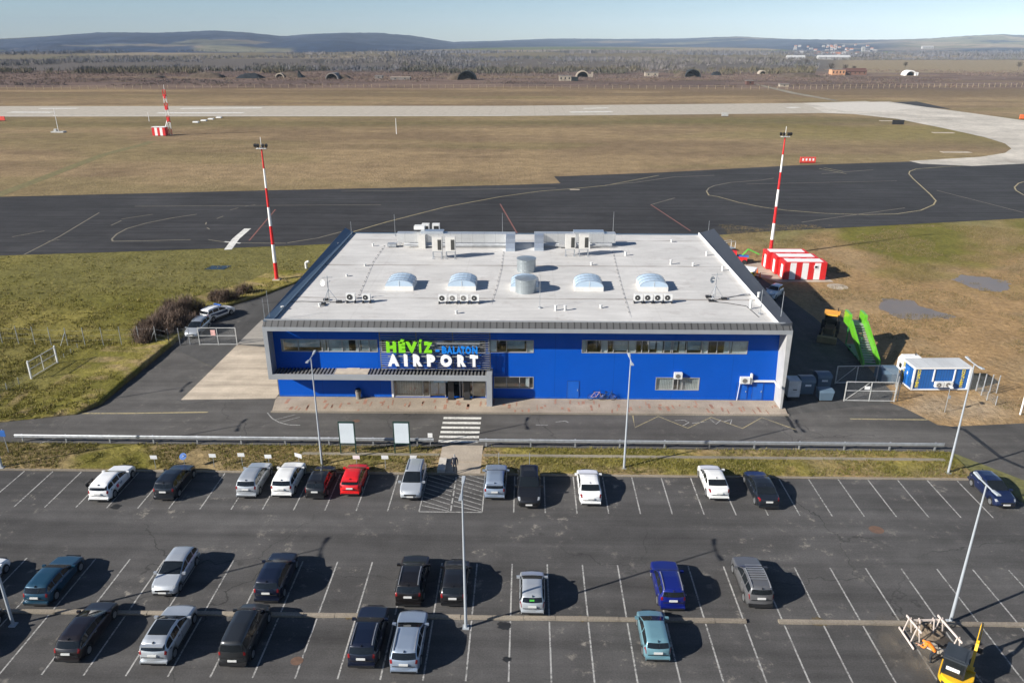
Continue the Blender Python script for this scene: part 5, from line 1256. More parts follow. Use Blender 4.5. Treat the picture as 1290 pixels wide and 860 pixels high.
def vtext(txt, h, mat, parent, place):
    cu = bpy.data.curves.new('t','FONT'); cu.body = txt; cu.size = 1; cu.extrude = .01; cu.offset = .03; cu.resolution_u = 3
    o = bpy.data.objects.new('t', cu); C.objects.link(o); dg = bpy.context.evaluated_depsgraph_get(); dg.update()
    me = bpy.data.meshes.new_from_object(o.evaluated_get(dg)); bpy.data.objects.remove(o)
    xs = [v.co.x for v in me.vertices]; ys = [v.co.y for v in me.vertices]; sx_ = 1/(max(xs)-min(xs)); sy_ = 1/(max(ys)-min(ys)); x0, y0 = min(xs), min(ys)
    for v in me.vertices: v.co = place((v.co.x-x0)*sx_, (v.co.y-y0)*sy_, v.co.z)
    me.materials.clear(); me.materials.append(mat); me.name = 'lettering'; return link('lettering', me, parent)
for xx in (.42, L_-.92):
    vtext('CONT-I-BAU', 1, LY, t, lambda u,v,w,xx=xx: (xx+.34*v, .085-w, 2.30-u*2.05))
vtext('CONT-I-BAU', 1, LY, t, lambda u,v,w: (.085-w, 2.28-.30*v, 2.30-u*2.05))
for xx in (2.1, 4.25): MB().box(xx,xx+.13,.03,.095,.95,2.3).build('cable_duct', WHITE, t)
for xx,lb in ((2.35,'left white air conditioner on the front of the blue container'),(3.3,'right white air conditioner on the front of the blue container')):
    w_ = Matrix.Translation(t.location) @ Matrix.Rotation(t.rotation_euler.z,4,'Z') @ Vector((xx+.4,-.18,.45))
    ac_unit('air_conditioner', lb, w_, w=.85, h=.58, d=.32, stand=.0, fan=GRILLG, group='air conditioners on the blue container', rz=t.rotation_euler.z)
# white generator behind
t, _ = local_thing('generator','white generator cabinet with chamfered top behind the blue container','generator',G(1137,470),G(1162,470))
m = MB(); m.prism([(0,0),(2.1,0),(2.1,1.5),(0,1.5)],.12,1.25); m.add([(0,0,1.25),(2.1,0,1.25),(2.1,1.5,1.25),(0,1.5,1.25),(.2,.3,1.75),(1.9,.3,1.75),(1.9,1.3,1.75),(.2,1.3,1.75)],[(4,5,6,7),(0,1,5,4),(1,2,6,5),(2,3,7,6),(3,0,4,7)]); m.build('casing', WHITE, t)
m = MB(); m.box(.2,.7,-.02,-.003,.5,1.0); m.box(-.02,-.003,.4,1.0,.4,.9); m.build('vent', GRILLE, t); MB().box(.1,2.0,.1,1.4,0,.115).build('skid', DARK, t); MB().tube((1.6,1.0,1.75),(1.6,1.0,2.0),.07,n=8).build('exhaust', DARK, t)
# red and white striped containers
REDW = M('stripe_red',(.62,.018,.02),.5,var=.06); WHW = M('stripe_white',(.80,.79,.77),.5,var=.05)
a0 = G(985.7,352.7); b0 = G(1038.8,352.7)
sheet('concrete_pad_striped', [(a0.x-.9,a0.y-1.0),(b0.x+1.0,b0.y-1.0),(b0.x+.6,b0.y+9.6),(a0.x-4.2,a0.y+9.6),(a0.x-5.5,a0.y+5)], .012, CONC).name = 'concrete_apron'
for i,(dy,dx,lb) in enumerate([(0,0,'front red and white striped container nearest the terminal'),(2.85,-.35,'middle red and white striped container of the three'),(5.7,-.9,'rear red and white striped container beside the mast foot')]):
    W6 = (b0-a0).length; t = thing('striped_container', lb, 'container', (a0.x+dx,a0.y+dy,.1), 0, 'red and white striped containers')
    m = MB(); n = 7
    for j in range(n): m.box(W6*j/n+.0,W6*(j+1)/n,0,2.45,0,2.6,j%2)
    m.build('wall', [REDW,WHW], t)
    m = MB(); m.box(0,W6,.0,2.45,2.604,2.68,0); m.box(.5,W6-.5,.35,2.1,2.684,2.72,1); m.build('roof', [REDW,WHW], t)
    m = MB(); m.box(-.03,-.004,.5,1.35,.15,2.15); d = m.build('door', WHW, t); MB().tube((-.035,1.8,1.6),(-.012,1.8,1.6),.2,n=10).build('vent', GRILLE, t)
    if i == 0:
        MB().box(W6*.70,W6*.79,-.06,-.004,1.75,2.25).build('window', WHW, t); MB().box(W6*.715,W6*.775,-.085,-.063,1.85,2.15).build('pane', DARK, t)
# masts
def mast(px_, py_, h, label):
    p = G(px_,py_); t = thing('floodlight_mast', label, 'floodlight mast', (p.x,p.y,0), 0, 'red and white floodlight masts')
    n = 7
    for j in range(n):
        r0, r1 = .30-.20*j/n, .30-.20*(j+1)/n
        MB().tube((0,0,h*j/n),(0,0,h*(j+1)/n),r0,r1,n=12).build('pole_section', REDW if j%2 == 0 else WHW, t)
    MB().box(-.55,.55,-.55,.55,-.05,.25).build('base', CONC, t)
    m = MB(); m.box(-.7,.7,-.35,.35,h,h+.06); m.tube((0,0,h+.07),(0,0,h+1.6),.04,n=6); m.build('platform', WHW, t)
    for dx,dy,az in ((-.8,-.2,-1),(-.35,-.35,-1),(.35,-.35,1),(.8,-.2,1)):
        m = MB(); m.add([(dx-.18,dy-.12,h+.25),(dx+.18,dy-.12,h+.25),(dx+.18,dy+.1,h+.42),(dx-.18,dy+.1,h+.42),(dx-.18,dy-.22,h+.55),(dx+.18,dy-.22,h+.55),(dx+.18,dy+.0,h+.72),(dx-.18,dy+.0,h+.72)],[(3,2,1,0),(4,5,6,7),(0,1,5,4),(1,2,6,5),(2,3,7,6),(3,0,4,7)]); m.bar((dx,dy,h+.05),(dx,dy,h+.3),.06); m.build('floodlight', DARK, t)
mast(349,353,19.6,'red and white floodlight mast left of the terminal')
mast(970,322,19.6,'red and white floodlight mast beside the striped containers')
# chequered trailer, red machine, cones
CHK, nt, b = nodes('chequer_yellow_black'); ck = N(nt,'ShaderNodeTexChecker'); ck.inputs['Scale'].default_value = 2.6; ck.inputs['Color1'].default_value=(.78,.62,.04,1); ck.inputs['Color2'].default_value=(.012,.012,.012,1)
mp = N(nt,'ShaderNodeMapping'); mp.inputs['Location'].default_value=(.1,.13,.11); nt.links.new(objco(nt), mp.inputs['Vector']); nt.links.new(mp.outputs[0], ck.inputs['Vector']); nt.links.new(ck.outputs['Color'], b.inputs['Base Color'])
p = G(934,350); t = thing('chequered_trailer','white ground service trailer with yellow and black chequered side','trailer',(p.x,p.y,0),math.radians(-28))
MB().box(-2.0,2.0,-.8,.8,.55,1.35).build('chequer_panel', CHK, t); MB().box(-2.05,2.05,-.85,.85,1.354,1.75).build('rim', WHITE, t)
m = MB(); m.box(-1.8,1.8,-.6,.6,.4,.545); m.bar((2.0,0,.5),(3.0,0,.4),.1); m.build('chassis', DARK, t)
for x in (-1.2,1.2):
    for y in (-.75,.75): MB().tube((x,y-.1,.32),(x,y+.1,.32),.32,n=14).build('wheel', RUBBER, t)
p = G(931,331); t = thing('red_loader','red ground machine with raised green arm by the roof corner','machine',(p.x,p.y,0),math.radians(-15))
GRNM = M('machine_green',(.10,.42,.06),.5)
MB().box(-1.6,1.2,-.7,.7,.4,1.1).box(-1.5,-.5,-.6,.6,1.104,1.9).build('body', REDW, t); m = MB(); m.bar((.2,0,1.1),(1.2,0,2.4),.2); m.bar((1.2,0,2.4),(3.0,.2,1.6),.18); m.build('arm', GRNM, t)
m = MB(); m.box(-.4,1.4,-.3,.3,1.104,1.35); m.build('seat', M('machine_blue',(.03,.12,.4),.5), t)
for x in (-1.1,.8):
    for y in (-.7,.7): MB().tube((x,y-.12,.38),(x,y+.12,.38),.38,n=14).build('wheel', RUBBER, t)
p = G(917,316); t = thing('equipment_cart','white tubular cart standing at the roof edge by the grass','cart',(p.x,p.y,0),.5)
MB().box(-1.2,1.2,-.6,.6,.35,.5).build('deck', GALV, t); m = MB(); [m.bar((x,y,.5),(x,y,1.7),.06) for x in (-1.1,1.1) for y in (-.5,.5)]; m.bar((-1.1,-.5,1.7),(1.1,-.5,1.7),.06); m.bar((-1.1,.5,1.7),(1.1,.5,1.7),.06); m.build('rack', WHITE, t)
for i,(x,y,lb) in enumerate([(948,350,'orange cone nearest the terminal roof edge'),(953.5,345,'orange cone behind the other two by the trailer'),(957,350.5,'orange cone nearest the striped containers')]):
    p = G(x,y); t = thing('traffic_cone', lb, 'traffic cone', (p.x,p.y,.01), 0, 'traffic cones by the trailer')
    MB().tube((0,0,.05),(0,0,.95),.2,.04,n=12).build('cone', M('cone_orange',(.75,.16,.04),.5), t); MB().box(-.26,.26,-.26,.26,0,.048).build('foot', DARK, t); MB().tube((0,0,.4),(0,0,.6),.135,.1,n=12).build('band', WHITE, t)
# white tug behind the building corner
car('boxy','white airport tug parked in the shade behind the terminal corner',968,377,near='front',col=WH,L=3.7,Wd=1.65,rz=math.radians(-38),group=None,cat='tug',name='airport_tug',fin=False)
# tractor
p = G(1040,424); t = thing('tractor','tractor loader with orange cab roof standing in the shade','tractor',(p.x+.6,p.y+.6,0),math.radians(155))
TRD = M('tractor_dark',(.05,.04,.025),.6)
for x in (-.85,.85):
    w_ = MB().tube((x-.22,-.9,.8),(x+.22,-.9,.8),.8,n=20).build('wheel', RUBBER, t); MB().tube((x-.235,-.9,.8),(x+.235,-.9,.8),.4,n=14).build('rim', TRD, w_)
    w_ = MB().tube((x-.18,1.3,.55),(x+.18,1.3,.55),.55,n=18).build('wheel', RUBBER, t); MB().tube((x-.19,1.3,.55),(x+.19,1.3,.55),.28,n=12).build('rim', TRD, w_)
MB().box(-.5,.5,.2,2.2,.8,1.55).build('bonnet', TRD, t); MB().box(-.55,.55,-1.4,.2,.7,1.3).build('chassis', TRD, t)
m = MB(); [m.bar((x,y,1.3),(x*.95,y,2.65),.09) for x in (-.75,.75) for y in (-1.3,.25)]; m.build('cab_frame', DARK, t); MB().box(-.7,.7,-1.27,-1.24,1.35,2.6).build('cab_window', CGLASS, t); MB().box(-.7,.7,.2,.23,1.35,2.6).build('cab_window', CGLASS, t)
m = MB(); m.prism([(-.9,-1.45),(.9,-1.45),(.9,.2),(.7,.45),(-.7,.45),(-.9,.2)],2.66,2.82); m.build('cab_roof', M('cab_roof_orange',(.80,.36,.04),.5), t)
m = MB(); m.box(-1.1,1.1,3.0,3.6,.15,.9); m.bar((-.7,1.0,1.2),(-.7,3.0,.7),.14); m.bar((.7,1.0,1.2),(.7,3.0,.7),.14); m.build('loader_bucket', M('bucket_tan',(.2,.15,.08),.7), t)
m = MB(); m.bar((0,-1.5,1.0),(0,-2.3,2.4),.22); m.bar((0,-2.3,2.4),(.1,-3.0,1.0),.18); m.box(-.3,.4,-3.3,-2.8,.5,1.0); m.build('backhoe_arm', TRD, t)
MB().tube((-.6,-1.3,2.82),(-.6,-1.3,3.25),.05,n=6).build('beacon', DARK, t)
# green passenger stairs
PG = paint('stairs_green', (.12,.41,.02), rough=.4); STEPM = M('tread_grey',(.30,.31,.31),.6,.2)
a = G(1095,464); tp = Vector((38.9,84.9,0)); rz = math.atan2(tp.y-a.y, tp.x-a.x)-math.pi/2
t = thing('passenger_stairs','bright green mobile passenger stairs rising away from the camera','passenger stairs',(a.x,a.y,0),rz)
LS, HS = 6.9, 2.9
m = MB()
for i in range(16): y = i*LS*.86/16; z = .35+i*(HS-.35)/16; m.box(-.72,.72,y,y+.34,z,z+.06)
m.build('steps', STEPM, t)
MB().box(-.74,.74,LS*.86,LS+.9,HS,HS+.08).build('platform', STEPM, t)
for sd in (-1,1):
    m = MB(); x0_,x1_ = (sd*.76,sd*.96) if sd>0 else (-.96,-.76)
    m.xprof([(-.35,.30),(LS*.86,HS-.1),(LS*.86,HS+.75),(LS*.78,HS+.8),(-.30,1.05),(-.5,.65)], x0_, x1_); m.build('side_panel', PG, t)
    m = MB(); m.xprof([(LS*.86+.004,HS-.2),(LS+.9,HS-.2),(LS+1.0,HS+.2),(LS+1.0,HS+1.3),(LS*.86+.2,HS+1.3),(LS*.86+.004,HS+1.1)], x0_-.05, x1_+.05); m.build('gangway_side', PG, t)
    for y in (.9,5.2): MB().tube((sd*.7-.1,y,.3),(sd*.7+.1,y,.3),.3,n=14).build('wheel', RUBBER, t)
    m = MB(); m.bar((sd*.85,LS*.9,.4),(sd*.85,LS*.9,HS),.12); m.bar((sd*.85,2.5,.45),(sd*.85,LS*.9,.45),.14); m.build('support', M('stairs_green_dark',(.03,.22,.04),.5), t)
MB().box(-.8,.8,.2,LS*.9,.32,.46).build('chassis', M('stairs_green_dark',(.03,.22,.04)), t)
# bins and cabinets at the corner
BIN = M('bin_slate',(.10,.15,.20),.45,var=.08)
def dumpster(px_, py_, label, w=1.3, h=1.35, d=1.1, low=False):
    p = G(px_,py_); t = thing('waste_container', label, 'waste container', (p.x,p.y,.01), 0, 'slate waste containers behind the gate')
    m = MB(); m.add([(-w/2+.08,0,.15),(w/2-.08,0,.15),(w/2-.08,d,.15),(-w/2+.08,d,.15),(-w/2,-.06,h*.78),(w/2,-.06,h*.78),(w/2,d+.05,h*.78),(-w/2,d+.05,h*.78)],[(3,2,1,0),(4,5,6,7),(0,1,5,4),(1,2,6,5),(2,3,7,6),(3,0,4,7)]); m.build('body', BIN, t)
    m = MB(); m.xprof([(-.1,h*.785),(-.02,h*.93),(d*.5,h),(d+.02,h*.93),(d+.08,h*.785)],-w/2-.03,w/2+.03); m.build('lid', BIN, t)
    if not low: MB().box(-.3,.3,-.085,-.062,h*.55,h*.66).build('label_plate', WHITE, t)
    for x in (-w/2+.2,w/2-.2): MB().tube((x-.05,.2,.08),(x+.05,.2,.08),.08,n=8).build('wheel', RUBBER, t)
dumpster(1016,498,'slate waste container with label beside the white cabinet',1.45,1.9,1.3); dumpster(1037,491,'slate waste container with label, second from the terminal',1.45,1.75,1.3); dumpster(1040,506,'lower slate waste container in front of the labelled ones',1.4,1.25,1.1,True)
p = G(998,505); t = thing('pump_cabinet','pale grey cabinet between the terminal fin and waste containers','cabinet',(p.x,p.y,.01)); MB().box(-.55,.65,0,1.4,.45,2.2).build('casing', M('cabinet_grey',(.55,.55,.55),.5), t); MB().box(-.5,.6,.05,1.35,0,.445).build('plinth', DARK, t); MB().box(-.1,.3,-.02,-.003,1.2,1.3).build('label_plate', DARK, t)
p = G(1115,481); t = thing('covered_tank','hexagonal grey covered tank behind the wire gate','tank',(p.x,p.y,0)); m = MB(); m.xprof([(-.9,.35),(-.9,1.3),(-.4,1.8),(.4,1.8),(.9,1.3),(.9,.35)],-.9,.9); m.build('shell', BIN, t); MB().box(-.7,.7,-.6,.6,0,.345).build('base', DARK, t)
# gates, mesh cages, fences on the right
MESH, nt, b = nodes('wire_mesh'); sx = N(nt,'ShaderNodeSeparateXYZ'); nt.links.new(N(nt,'ShaderNodeTexCoord').outputs['Object'], sx.inputs[0])
def grid_(o_, pitch, w): return mathn(nt,'LESS_THAN', mathn(nt,'FRACT', mathn(nt,'DIVIDE', o_, pitch)), w/pitch)
a = mathn(nt,'MAXIMUM', grid_(sx.outputs[0],.12,.006), grid_(sx.outputs[2],.12,.006))
tr = N(nt,'ShaderNodeBsdfTransparent'); mx = N(nt,'ShaderNodeMixShader'); nt.links.new(a, mx.inputs[0]); nt.links.new(tr.outputs[0], mx.inputs[1]); nt.links.new(b.outputs[0], mx.inputs[2]); nt.links.new(mx.outputs[0], nt.nodes['Material Output'].inputs['Surface'])
b.inputs['Base Color'].default_value = (.40,.41,.41,1); b.inputs['Roughness'].default_value = .5; b.inputs['Metallic'].default_value = .3
MC['wire_mesh'] = MESH
def gate(a, b_, h, label, cols=2, mid=True, brace=True, sign=None):
    t, L_ = local_thing('wire_gate', label, 'gate', a, b_)
    m = MB(); m.bar((0,0,.1),(L_,0,.1),.07); m.bar((0,0,h),(L_,0,h),.07)
    if mid: m.bar((0,0,h*.55),(L_,0,h*.55),.06)
    for i in range(cols+1): m.bar((L_*i/cols,0,0),(L_*i/cols,0,h),.09 if i in (0,cols) else .07)
    if brace: m.bar((.1,0,.15),(L_*.45,0,h*.95),.04)
    m.build('frame', M('gate_steel',(.52,.52,.50),.5,.2), t)
    MB().box(0,L_,.035,.037,.1,h).build('mesh', MESH, t)
    if sign:
        x,z,w,hh,mt = sign; MB().box(L_*x-w/2,L_*x+w/2,-.07,-.045,z,z+hh).build('plate', mt, t)
    return t
gate(G(1063,505),G(1126,506),2.15,'pale wire gate with white plate in front of the yard',2,sign=(.42,1.35,.55,.35,WHITE))
gate(G(1052,483),G(1103,482),2.0,'dark wire gate standing in the shade behind the front gate',2,mid=False)
gate(G(252,434.5),G(299,434.5),2.2,'wire gate with red and white plate left of the terminal',2,brace=False,sign=(.40,1.25,.55,.7,M('plate_pink',(.72,.42,.38),.5,var=.2,scale=4)))
def fence(pts, h, label, posts, post_h=None, mesh=True, brace=(), thin=.05, name='wire_fence', mat=None):
    p0 = pts[0]; t = thing(name, label, 'fence', (p0.x,p0.y,0), 0)
    q = [Vector((p.x-p0.x,p.y-p0.y,0)) for p in pts]
    segs = [(q[i+1]-q[i]).length for i in range(len(q)-1)]; tot = sum(segs)
    def at_(s_):
        for i,l in enumerate(segs):
            if s_ <= l+1e-6: return q[i].lerp(q[i+1], s_/l)
            s_ -= l
        return q[-1]
    for i in range(posts):
        p = at_(tot*i/(posts-1)); m = MB(); m.tube((p.x,p.y,0),(p.x,p.y,post_h or h),thin,n=6)
        if i in brace: m.tube((p.x-.9,p.y,0),(p.x,p.y,h*.9),thin*.8,n=5); 
        m.build('post', mat or GALV, t)
    if mesh:
        for i in range(len(q)-1):
            L_ = segs[i]; o = MB().box(0,L_,-.002,.002,.05,h).build('mesh', MESH, t, (q[i].x,q[i].y,0), math.atan2(q[i+1].y-q[i].y, q[i+1].x-q[i].x))
    else:
        m = MB()
        for z in (h*.35,h*.65,h*.97):
            for i in range(len(q)-1): m.tube((q[i].x,q[i].y,z),(q[i+1].x,q[i+1].y,z),.005,n=3,caps=False)
        m.build('wire', GALV, t)
    return t
fence([G(1221,491),G(1229,492),G(1246,494),G(1255,495)],1.7,'wire mesh cage fence right of the blue container',5,2.0,thin=.06)
fence([G(1229,492),G(1243,504),G(1254,510)],.9,'low wire fence running forward from the mesh cage',4,1.0)
fence([G(1106,482),G(1128,487),G(1130,505)],1.9,'wire fence joining the two yard gates',4,2.0)
fence([G(1285,522),G(1330,522)],2.0,'wire fence with thick white post at the right edge',3,3.0,thin=.08,mat=WHITE)
p = G(1190,519); t = thing('camera_pole','thin pole with small camera in front of the blue container','camera pole',(p.x,p.y,0)); MB().tube((0,0,0),(0,0,2.7),.035,n=8).build('pole', GALV, t); MB().box(-.1,.1,-.35,.15,2.7,2.85).build('camera', WHITE, t); MB().box(.05,.22,-.1,.1,1.5,1.8).build('box', GALV, t)
# ================================================================ left side
fence([G(-60,431),G(10,432.5),G(97,436),G(195,433),G(214,437)],2.0,'thin wire fence crossing the left lawn',14,2.3,brace=(7,12),mesh=False)
fence([G(214,437),G(231,434),G(252,434)],2.1,'short wire fence between the lawn fence and left gate',4,2.2)
gt = gate(G(39,477),G(72,457),1.9,'short wire gate panel with white end posts on the lawn',2,brace=False)
for xe in (0,1): MB().tube((xe*(G(72,457)-G(39,477)).length,-.09,0),(xe*(G(72,457)-G(39,477)).length,-.09,2.1),.08,n=8).build('post', WHITE, gt)
fence([G(72,457),G(98,438)],.5,'low sagging wire line between panel and lawn fence',4,.5)
fence([G(39,477),G(8,492),G(-30,505)],.7,'low sagging wire fence at the lower left of the lawn',5,.8)
# raised concrete ramp beside the terminal
m = MB(); a,b_,c_,d_ = G(299,434),G(329,434),G(325,403.5,0),G(297,403.5,0)
m.prism([(a.x,a.y),(-25.45,b_.y),(-25.45,92.8),(a.x+.2,92.8)],.02,.10); m.build('ramp', seams('ramp_boards',(.30,.275,.24),'y',1.6,.35,.85,width=.08), kind='structure')
# bank edge of the lawn along the service lane
bank = [G(-120,541),G(0,532),G(50,527),G(97,522),G(113,516.5),G(128,509.5),G(172,473),G(215,437.5),G(248,411),G(281,389),G(306,380),G(331,373),G(372,357),G(398,343)]
hb = [.02,.05,.15,.28,.34,.40,.5,.5,.42,.34,.3,.26,.2,.05]
V=[];FA_=[];CC=[]
prof_b = [(0,0),( .02,1.),(.6,1.02),(1.6,.9),(3.2,.55),(5.5,.2),(8.5,-.06)]
fine = []
for i in range(len(bank)-1):
    k_ = max(2,int((bank[i+1]-bank[i]).length/.5))
    for j in range(k_): fine.append((bank[i].lerp(bank[i+1], j/k_), hb[i]+(hb[i+1]-hb[i])*j/k_))
fine.append((bank[-1],hb[-1]))
for i,(p,h) in enumerate(fine):
    a = fine[max(0,i-3)][0]; b_ = fine[min(len(fine)-1,i+3)][0]; d = (b_-a).normalized(); nrm = Vector((-d.y,d.x,0))
    for (o_,k_) in prof_b:
        q = p+nrm*(o_+RND.uniform(-.05,.05)); V.append((q.x,q.y,h*k_ if k_>=0 else -.05)); 
        CC.append(GREEN*1.1 if o_ > .5 else np.array([.10,.085,.05]))
V = np.array(V); CC = np.array(CC); nzz = fbm(V[:,0]/4,V[:,1]/4); n6 = fbm(V[:,0]/1.1,V[:,1]/1.1,3)
isg = np.tile([0,1,1,1,1,1,1], len(fine))[:,None]
CC = np.where(isg>0, mix(mix(GREEN*1.05,GREEN2*1.1,sm(.4,.6,nzz)), TAN*1.1, sm(.52,.7,n6)*.7), CC)
V[:,2] += np.where(isg[:,0]>0,(n6-.5)*.18,0)*np.tile([0,1,1,1,1,.5,0],len(fine))
k_ = len(prof_b); ii = np.arange(len(fine)-1)[:,None]*k_+np.arange(k_-1)[None,:]
fast_mesh('lawn_bank', V, np.stack([ii,ii+k_,ii+k_+1,ii+1],-1).reshape(-1,4), VERGE, CC, 'structure', None, fn=4)
# ---------------- shrubs: bare brown twigs
TWIG = tinted('shrub_twig', .95, 6, .2); 
def shrub(px_, py_, w, d, h, label, n, seed, rz=0, cols=((.10,.072,.055),(.21,.15,.115))):
    p = G(px_,py_); t = thing('bare_shrub', label, 'shrub', (p.x,p.y,0), rz, 'bare brown shrubs by the service lane')
    r = np.random.RandomState(seed); V=[];FA_=[];cc=[]
    stems = [(r.uniform(-.45,.45)*w, r.uniform(-.4,.4)*d) for _ in range(max(5,int(w*d*.7)))]
    for i in range(n):
        sx_, sy_ = stems[r.randint(len(stems))]; a = r.uniform(0,2*math.pi); el = r.uniform(.2,1.45); L_ = r.uniform(.35,1.)
        env = max(.25, 1-(abs(sx_)/(w*.62))**2)*h*r.uniform(.75,1.1)
        bx, by, bz = sx_+r.normal()*.35, sy_+r.normal()*.3, r.uniform(.05,.8)*env
        tx, ty, tz = bx+math.cos(a)*math.cos(el)*L_, by+math.sin(a)*math.cos(el)*L_, bz+math.sin(el)*L_
        wv = r.uniform(.012,.035); o_ = len(V)
        V += [(bx-wv*math.sin(a),by+wv*math.cos(a),bz),(bx+wv*math.sin(a),by-wv*math.cos(a),bz),(tx,ty,tz)]; FA_.append((o_,o_+1,o_+2))
        k_ = r.rand(); c_ = np.array(cols[0])*(1-k_)+np.array(cols[1])*k_; cc += [c_]*3
    fast_mesh('twigs', V, FA_, TWIG, np.array(cc), None, None, fn=3, parent=t)
    m = MB()
    for sx_, sy_ in stems: m.tube((0,0,-.05),(sx_*1.05,sy_*1.05,h*.6),.06,.02,n=5)
    m.build('stem', M('bark_brown',(.06,.045,.035),.9), t)
shrub(203,424,5.6,5.0,2.7,'large dark brown bare shrub left of the silver van',11000,1,.6)
shrub(219,413,5.0,5.0,3.2,'bare shrub between the large one and the tall one',10000,7,.7)
shrub(234,401,5.0,4.5,3.6,'tall bare shrub beside the white off roader',9000,5,.7)
shrub(284,380,4.6,3.0,2.0,'smaller bare shrub farther back along the service lane',4500,2,.2)
shrub(309,371,1.7,1.5,1.9,'little bare shrub nearest the mast',1400,3)
# ---------------- airfield furniture
def latticed(px_, py_, h, label):
    p = G(px_,py_); t = thing('antenna_tower', label, 'antenna tower', (p.x,p.y,0))
    n = 7
    for j in range(n):
        z0, z1 = h*.9*j/n, h*.9*(j+1)/n; m = MB(); w0 = .55
        for (x,y) in ((-w0,-w0),(w0,-w0),(0,w0)): m.tube((x,y,z0),(x,y,z1),.13,n=5)
        c3 = ((-w0,-w0),(w0,-w0),(0,w0))
        for a in range(3): m.tube((*c3[a],z0),(*c3[(a+1)%3],z1),.07,n=4); m.tube((*c3[a],z1),(*c3[(a+1)%3],z1),.06,n=4)
        m.build('lattice_section', REDW if j%2==0 else WHW, t)
    MB().tube((0,0,h*.9),(0,0,h),.08,n=5).build('rod', WHW, t); m = MB(); m.tube((-3.0,0,0),(-.3,0,h*.36),.16,n=5); m.build('strut', WHW, t); m = MB(); m.box(-3.4,.9,-.7,.7,0,.15); m.build('base', CONC, t)
    for z in (.35,.6,.85): MB().box(-.35,.35,-.9,-.6,h*.9*z-.6,h*.9*z+.9).build('panel', REDW, t)
latticed(216,170.5,18.5,'red and white lattice antenna tower beyond the taxiway')
p = G(192.5,171.5); t = thing('equipment_hut','small red and white striped hut beside the lattice tower','hut',(p.x,p.y,0))
m = MB(); [m.box(5.0*j/5,5.0*(j+1)/5,0,2.6,.15,3.2,j%2) for j in range(5)]; m.build('wall',[REDW,WHW],t); MB().box(-.1,5.1,-.1,2.7,3.204,3.35).build('roof', WHW, t)
def thin_mast(px_, py_, h, label, base=True):
    p = G(px_,py_); t = thing('thin_mast', label, 'mast', (p.x,p.y,0)); MB().tube((0,0,0),(0,0,h),.14,.08,n=6).build('pole', WHW, t)
    if base: MB().bar((-.9,0,h*.72),(.9,0,h*.72),.1).build('crossbar', WHW, t)
    if base: MB().box(-2.5,2.5,-1.2,1.2,0,.5).box(-1.6,-.6,-.4,.4,.504,1.4).build('base', M('grey_box',(.42,.42,.40),.7), t)
thin_mast(74,167,9,'thin white mast at the far left beyond the taxiway')
thin_mast(499.5,169,6,'thin white pole alone on the dry airfield grass',False)
thin_mast(188,153,4,'short white post near the striped hut and runway',False)
def sign_box(px_, py_, w, h, mat, label, name='airfield_sign'):
    p = G(px_,py_); t = thing(name, label, 'airfield sign', (p.x,p.y,0)); MB().box(-w/2,w/2,-.2,.2,.25,h).build('panel', mat, t); MB().box(-w/2+.1,w/2-.1,-.12,.12,0,.245).build('base', DARK, t); return t
REDS = M('sign_red',(.62,.06,.04),.5,var=.2,scale=2)
t = sign_box(1017,206,4.6,1.9,REDS,'red airfield sign by the taxiway junction'); m = MB(); [m.box(x,x+.5,-.22,-.204,.8,1.5) for x in (-1.7,-.7,.3,1.3)]; m.build('marking', WHITE, t)
sign_box(1131,157,5,1.9,DARK,'dark sign board on the grass near the runway turn'); sign_box(913,147,3.2,1.8,M('grey_box',(.42,.42,.40)),'small grey box beside the runway edge'); sign_box(2,152.5,3.5,2,REDS,'red box at the left edge beside the runway'); sign_box(1288,150.5,3,2.2,M('cone_orange',(.75,.16,.04)),'orange box at the right edge beyond the runway')
m = MB()
for x,y in ((247,154.5),(257,152.5),(266,150.5),(276,148.7)):
    p = G(x,y); MB().prism([(p.x-1.2,p.y-.9),(p.x+1.2,p.y-.9),(p.x+1.2,p.y+.9),(p.x-1.2,p.y+.9)],0,.5).build('marker_block', WHITE, label='white runway marker block on the grass', cat='marker', group='white marker blocks by the runway')
for x,y,w in ((1120,152.5,4),(1204,192,4.5),(1188,167.5,4)):
    p = G(x,y); MB().box(-w,w,-1.4,1.4,0,.12).build('concrete_slab', CONC, None, (p.x,p.y,0), kind='structure')
p = G(273,337); MB().prism([(-1.6,-1.1),(1.6,-1.1),(2.0,1.1),(-1.2,1.1)],-.015,.02).build('shaft_pit', M('pit_water',(.02,.03,.035),.2), None, (p.x,p.y,0), kind='structure')
p = G(386,338); t = thing('duct_pipe','bent pale vent pipe on the grass near the roof corner','pipe',(p.x,p.y,0)); MB().tube((0,0,0),(0,0,1.0),.22,n=10).build('riser', ACW, t); MB().tube((0,0,.95),(.5,0,1.15),.2,n=10).build('elbow', ACW, t)
# ---------------- perimeter fence far beyond the runway
p = [G(-60,113.5), G(430,110.5), G(860,112.3), G(990,113.2)]; p2 = [G(992,113), G(1120,111.5), G(1290,110), G(1400,109)]
STK = M('stake_tan',(.42,.33,.20),.9)
def stakes(pts, n, label, h):
    p0 = pts[0]; t = thing('perimeter_fence', label, 'fence', (p0.x,p0.y,0)); q=[v-p0 for v in pts]; segs=[(q[i+1]-q[i]).length for i in range(len(q)-1)]; tot=sum(segs); base=None
    for i in range(n):
        s_ = tot*i/(n-1); k_=0
        while k_ < len(segs)-1 and s_ > segs[k_]: s_ -= segs[k_]; k_+=1
        v = q[k_].lerp(q[k_+1], s_/segs[k_])
        if base is None: base = MB().box(-.09,.09,-.09,.09,0,h).build('post', STK, t, v)
        else: link('post', base.data, t, v)
    m = MB()
    for z in (.5*h,.97*h):
        for i in range(len(q)-1): m.bar(q[i]+Vector((0,0,z)), q[i+1]+Vector((0,0,z)), .05)
    m.build('wire', STK, t)
